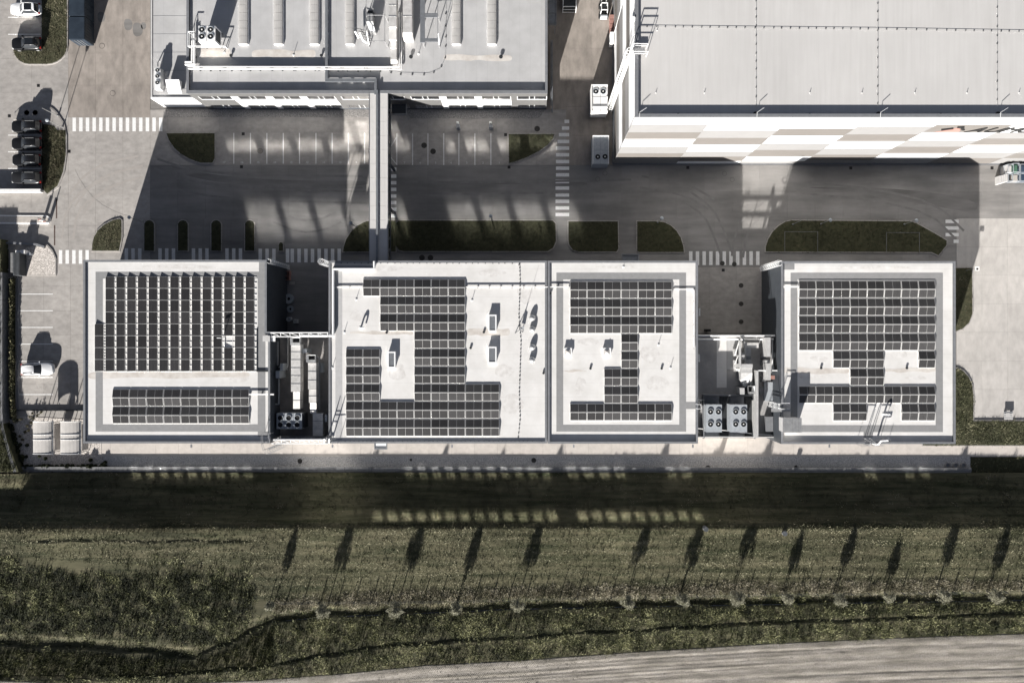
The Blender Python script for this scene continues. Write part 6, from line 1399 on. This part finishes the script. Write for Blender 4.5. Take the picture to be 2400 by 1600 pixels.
# ------------------------------------------------------------------ shrubs and hedge
leaf_m = blade_mat('shrub_leaf', (.016,.022,.010), (.034,.040,.020), (.07,.075,.040)); leaf_h = blade_mat('hedge_leaf', (.055,.057,.028), (.13,.125,.07), (.30,.27,.17))
tree_leaf = blade_mat('tree_leaf', (.12,.12,.08), (.26,.25,.18), (.46,.44,.35))
def leaf_ball(name, mat_, rx, ry, rz, n, s, seed, parent=None, loc=(0,0,0), shell=.45, fn=None, tint=(.4,.25)):
    g = np.random.default_rng(seed); d = g.normal(size=(n,3)); d /= np.linalg.norm(d, axis=1)[:,None]
    p = d*(shell+(1-shell)*g.random((n,1))**.6)*np.array([rx,ry,rz])
    if fn is not None: p = fn(p, g)
    a = g.normal(size=(n,3)); a /= np.linalg.norm(a, axis=1)[:,None]; b_ = np.cross(a, g.normal(size=(n,3))); b_ /= np.linalg.norm(b_, axis=1)[:,None]
    sz = s*(.6+.8*g.random((n,1))); V = np.stack([p-a*sz, p+b_*sz*.55, p+a*sz, p-b_*sz*.55], 1)+np.array(loc)
    me = bpy.data.meshes.new(name); m = n; me.vertices.add(m*4); me.vertices.foreach_set('co', V.reshape(-1).astype(np.float32)); me.loops.add(m*4); me.loops.foreach_set('vertex_index', np.arange(m*4, dtype=np.int32))
    me.polygons.add(m); me.polygons.foreach_set('loop_start', np.arange(0, m*4, 4, dtype=np.int32)); at = me.attributes.new('tint','FLOAT','FACE'); at.data.foreach_set('value', np.clip(tint[0]+tint[1]*g.normal(size=m),0,1).astype(np.float32))
    me.materials.append(mat_); me.update(calc_edges=True)
    o = bpy.data.objects.new(name, me); C.objects.link(o); o.parent = parent; return o
shr = [(54,1093),(63,1093),(73,1092),(84,1094),(92,1093),(102,1092),(113,1092),(121,1093),(133,1093),(145,1091),(159,1092),(170,1092),(183,1093),(194,1092),(206,1092),(214,1092),(223,1092),(236,1092),(241,1088),(246,1083),(247,1092),(26,998),(29,1006),(33,1018),(34,1028),(37,1038),(41,1048),(42,1057),(45,1068),(52,1070),(51,1076),(47,1077),(50,1086),(61,1070),(63,1043),(47,1042),(106,1074),(212,1078),(91,1069)]
protos = []
for i, (px, py) in enumerate(shr):
    x, y = W(px, py, .3)
    ordn = lambda k: ['first','second','third','fourth','fifth','sixth','seventh','eighth','ninth','tenth','eleventh','twelfth','thirteenth','fourteenth','fifteenth','sixteenth','seventeenth','eighteenth','nineteenth','twentieth','last'][k]
    if i >= 32: lb = ('low shrub tucked just behind the corner of the two planked walls','pair partner shrub at the corner of the planked walls','shrub nearest the corner bend of the planked walls','lone shrub between the side wall and the farther shelter, lower','lone shrub between the side wall and the farther shelter, upper','tiny shrub against the side wall beside the farther shelter','small shrub just below the farther arched shelter','small shrub in the pebbles at the garden end of the first hall','small shrub below the farther shelter, toward the side wall')[i-33] if i >= 33 else 'shrub on the corner side of the side wall line, last before the bend'; g_ = 'loose shrubs near the shelters'
    elif i >= 21: lb = f'round shrub, {ordn(i-21)} from the top of the line beside the planked side wall'; g_ = 'shrubs along the side retaining wall'
    else: lb = f'round dark shrub, {ordn(i)} from the corner along the lower planked wall'; g_ = 'shrubs along the lower retaining wall'
    if i < 3:
        t = thing('shrub', lb, 'shrub', (x, y, .03), g_); leaf_ball('foliage', leaf_m, .33, .33, .34, 260, .10, 60+i, t, (0,0,.3)); b_ = MB().bar((x,y,0),(x,y,.4),.03); b_.build('stem', trunk_m, t); protos.append(t)
    else:
        t = copy_tree(protos[i % 3]); t.location = (x, y, .03); t['label'] = lb; t['group'] = g_
    t.rotation_euler.z = random.uniform(0,6); s_ = random.uniform(.75,1.2) if i < 32 else random.uniform(.6,.9); t.scale = (s_, s_, s_)
tuf = [(50,982),(72,976),(80,980),(90,972),(63,998),(66,1008),(58,1012),(72,990),(52,1030),(46,1022),(40,986),(76,968),(96,966)]
for i, (px, py) in enumerate(tuf):
    x, y = W(px, py, .3); t = thing('grass_clump', ['grass clump nearest the side wall by the hedge end','tall grass clump, first of three below the dark parking fence','tall grass clump, middle of three below the dark parking fence','tall grass clump, nearest the shelter below the dark parking fence','low grass clump upper left of the farther shelter','low grass clump beside the farther shelter, close pair right','low grass clump beside the farther shelter, close pair left','low grass clump touching the corner of the farther shelter','lowest grass clump in the sunlit pebbles','low grass clump by the shadow edge of the side wall','grass clump at the foot of the hedge','small grass clump right under the dark parking fence, left','small grass clump right under the dark parking fence, right'][i], 'ornamental grass', (x, y, .03), 'ornamental grasses in the pebbles')
    hgt = .9 if i in (1,2,3,0) else .45
    o = leaf_ball('foliage', blade_dry, .22, .22, .5*hgt, 120, .07, 90+i, t, (0,0,.5*hgt), .1, lambda p, g: p*np.array([1,1,1]), (.3,.25))
hg = thing('hedge', 'narrow loose hedge between the side parking and the planked wall', 'hedge', (*W(29,820,.8), 0))
y_t, y_b = W(0,655,.5)[1], W(0,985,.5)[1]; xh = W(28,0,.5)[0]
for i in range(44):
    y = y_t+(y_b-y_t)*i/43; leaf_ball('foliage', leaf_h, .31*random.uniform(.6,1.15), .45, .45, 110, .11, 200+i, hg, (xh+random.uniform(-.15,.2)+ (i>38)*.3-hg.location.x, y-hg.location.y, .55), .3, None, (.45,.28))
# ------------------------------------------------------------------ young trees in a row, each from its own leaf clusters
trees = [(645,1407,3.2,.6),(768,1418,3.8,.8),(933,1413,3.6,.95),(1073,1412,3.5,.8),(1214,1405,3.6,.8),(1467,1398,3.5,.85),(1594,1394,3.2,.85),(1718,1388,3.45,.92),(1836,1390,2.6,.78),(1956,1394,3.1,.78),(2072,1389,2.35,.72),(2194,1383,3.05,.85),(2315,1386,2.9,.85)]
lbs = ['thin young tree at the left end of the row, nearest the weed patch','young tree second from the weed patch end','broadest young tree of the left half, above the ditch','young tree third after the weed patch tree, slim crown','young tree below the joint of the middle halls','young tree left of the well pipe pair','young tree straight below the first well pipe','broadest young tree of the right half','short young tree below the second well pipe','slim young tree right of the second well pipe','smallest young tree of the row','young tree second from the right end','young tree at the right end of the row']
zb_at = lambda px, py: 2.9
for i, (px, py, h, r) in enumerate(trees):
    x, y = W(px, py, 2.9); z = float(terrain(np.array([x]), np.array([y]))[0]); r *= 1.12; t = thing('young_tree', lbs[i], 'tree', (x, y, z), 'young trees along the ditch')
    tk = MB(); tk.cyl(x, y, z-.1, z+h*.5, .075, 7, r2=.055); tk.cyl(x, y, z+h*.5, z+h*.93, .055, 6, r2=.015); rr = random.Random(i)
    c0 = h*.50
    for k in range(14):
        a = rr.uniform(0,6.28); zz = z+c0+(h*.9-c0)*k/14; q = r*rr.uniform(.5,1.0)*(1-.55*(k/14)); tk.bar((x,y,zz),(x+q*math.cos(a),y+q*math.sin(a),zz+q*.9),.012)
    tk.build('trunk', trunk_m, t)
    def shape(p, g, r=r, h=h, c0=c0):
        n = len(p); nc = 60; u = g.random(nc); cz = c0+(h-c0)*u; rad = r*np.sin(np.clip(.22+u*.78,0,1)*math.pi)**.7*(1.15-.45*u); th = g.uniform(0,6.28,nc); rr_ = rad*g.random(nc)**.5
        cc = np.stack([rr_*np.cos(th), rr_*np.sin(th), cz], -1); k = g.integers(0, nc, n); return cc[k]+g.normal(size=(n,3))*np.array([.075,.075,.13])*(.7+r)
    leaf_ball('crown', tree_leaf, 1, 1, 1, int(2200*r/.5*(h/3)), .06, 300+i, t, (0,0,0), .3, shape, (.45,.25))
wf = thing('wire_fence', 'thin post and wire fence along the grass edge above the ditch', 'fence', (*W(632,1405,2.9), 2.9))
pm = MB().box(-.05,.05,-.05,.05,-.2,1.15); pme = bpy.data.meshes.new('fence_post'); pme.from_pydata(pm.v, [], pm.f); pme.materials.append(dark_m)
tops = []
for i in range(45):
    px = 632+i*40.0; py = np.interp(px, [632,1000,1400,1800,2400],[1409,1406,1397,1390,1383]); x, y = W(px, py, 2.9); z = float(terrain(np.array([x]), np.array([y]))[0]); share('fence_post', pme, wf, (x, y, z)); tops.append((x, y, z))
mb = MB()
for dz in (.35,.7,1.1):
    for p, q in zip(tops[:-1], tops[1:]): mb.bar((p[0],p[1],p[2]+dz),(q[0],q[1],q[2]+dz),.006,0,3)
mb.build('wire', steel, wf)
for lb, px, py, r, h in (('upright concrete well pipe at the shadow edge',1653,1238,.33,.9),('low concrete well pipe in a pale patch of the meadow',1840,1250,.33,.45)):
    x, y = W(px, py, 3.5); z = float(terrain(np.array([x]), np.array([y]))[0]); t = thing('well_pipe', lb, 'well pipe', (x, y, z), 'well pipes in the meadow'); MB().cyl(x,y,z-.2,z+h,r,16).build('pipe', cop_c, t); MB().cyl(x,y,z+h,z+h+.05,r*1.08,16).build('lid', plank_d, t)
# ------------------------------------------------------------------ crates at the right edge, bench
for lb, a, b_, c, d, z, m in (('grey crate rack at the warehouse corner, outermost',2363,2375,385,404,1.9,wall_p),('green-filled crate rack behind the pale crates',2375,2389,383,403,2.0,crate_green),('blue-filled crate rack cut by the right edge',2392,2420,385,404,2.0,crate_blue),('pale empty crate in front of the green rack',2374,2389,408,424,1.3,paving),('dark open crate in front of the grey rack',2364,2373,408,424,1.2,black_m),('deep blue crate at the front of the right edge',2392,2420,407,424,1.3,crate_blue)):
    x0_, y1_ = W(a, c, z); x1_, y0_ = W(b_, d, z); t = thing('crate_rack', lb, 'crate', ((x0_+x1_)/2,(y0_+y1_)/2,0), 'crates at the warehouse corner'); MB().box(x0_+.05,x1_-.05,y0_+.05,y1_-.05,.1,z-.35).build('contents', m, t); mb = MB()
    for x in (x0_,x1_):
        for y in (y0_,y1_): mb.bar((x,y,-.01),(x,y,z),.04)
    for zz in (.1,z*.5,z): mb.path([(x0_,y0_,zz),(x1_,y0_,zz),(x1_,y1_,zz),(x0_,y1_,zz),(x0_,y0_,zz)], .035)
    mb.build('frame', unit_m, t)
t = thing('pale_crates', 'row of white slatted crates leaning at the front of the racks', 'crate', (*W(2355,420,.8), 0)); t.name = 'slatted_crate'
for i in range(4): MB().pbox(2343+i*5, 2347+i*5, 412-i*1.5, 430-i*1.5, .0, 1.1+.05*i).build('slat', wall_p, t)
t = thing('bench', 'small slatted bench at the edge of the east yard', 'bench', (*W(2364,974,.4), 0))
for i in range(4): MB().pbox(2354,2374, 964+i*5.0, 967.6+i*5.0, .4,.46).build('slat', wall_p if i else coping_m, t)
mb = MB()
for p in (2357,2371):
    x, y1_ = W(p,965,.4); y0_ = W(p,982,.4)[1]; mb.box(x-.05,x+.05,y0_,y1_,-.01,.4)
mb.build('leg', coping_m, t)
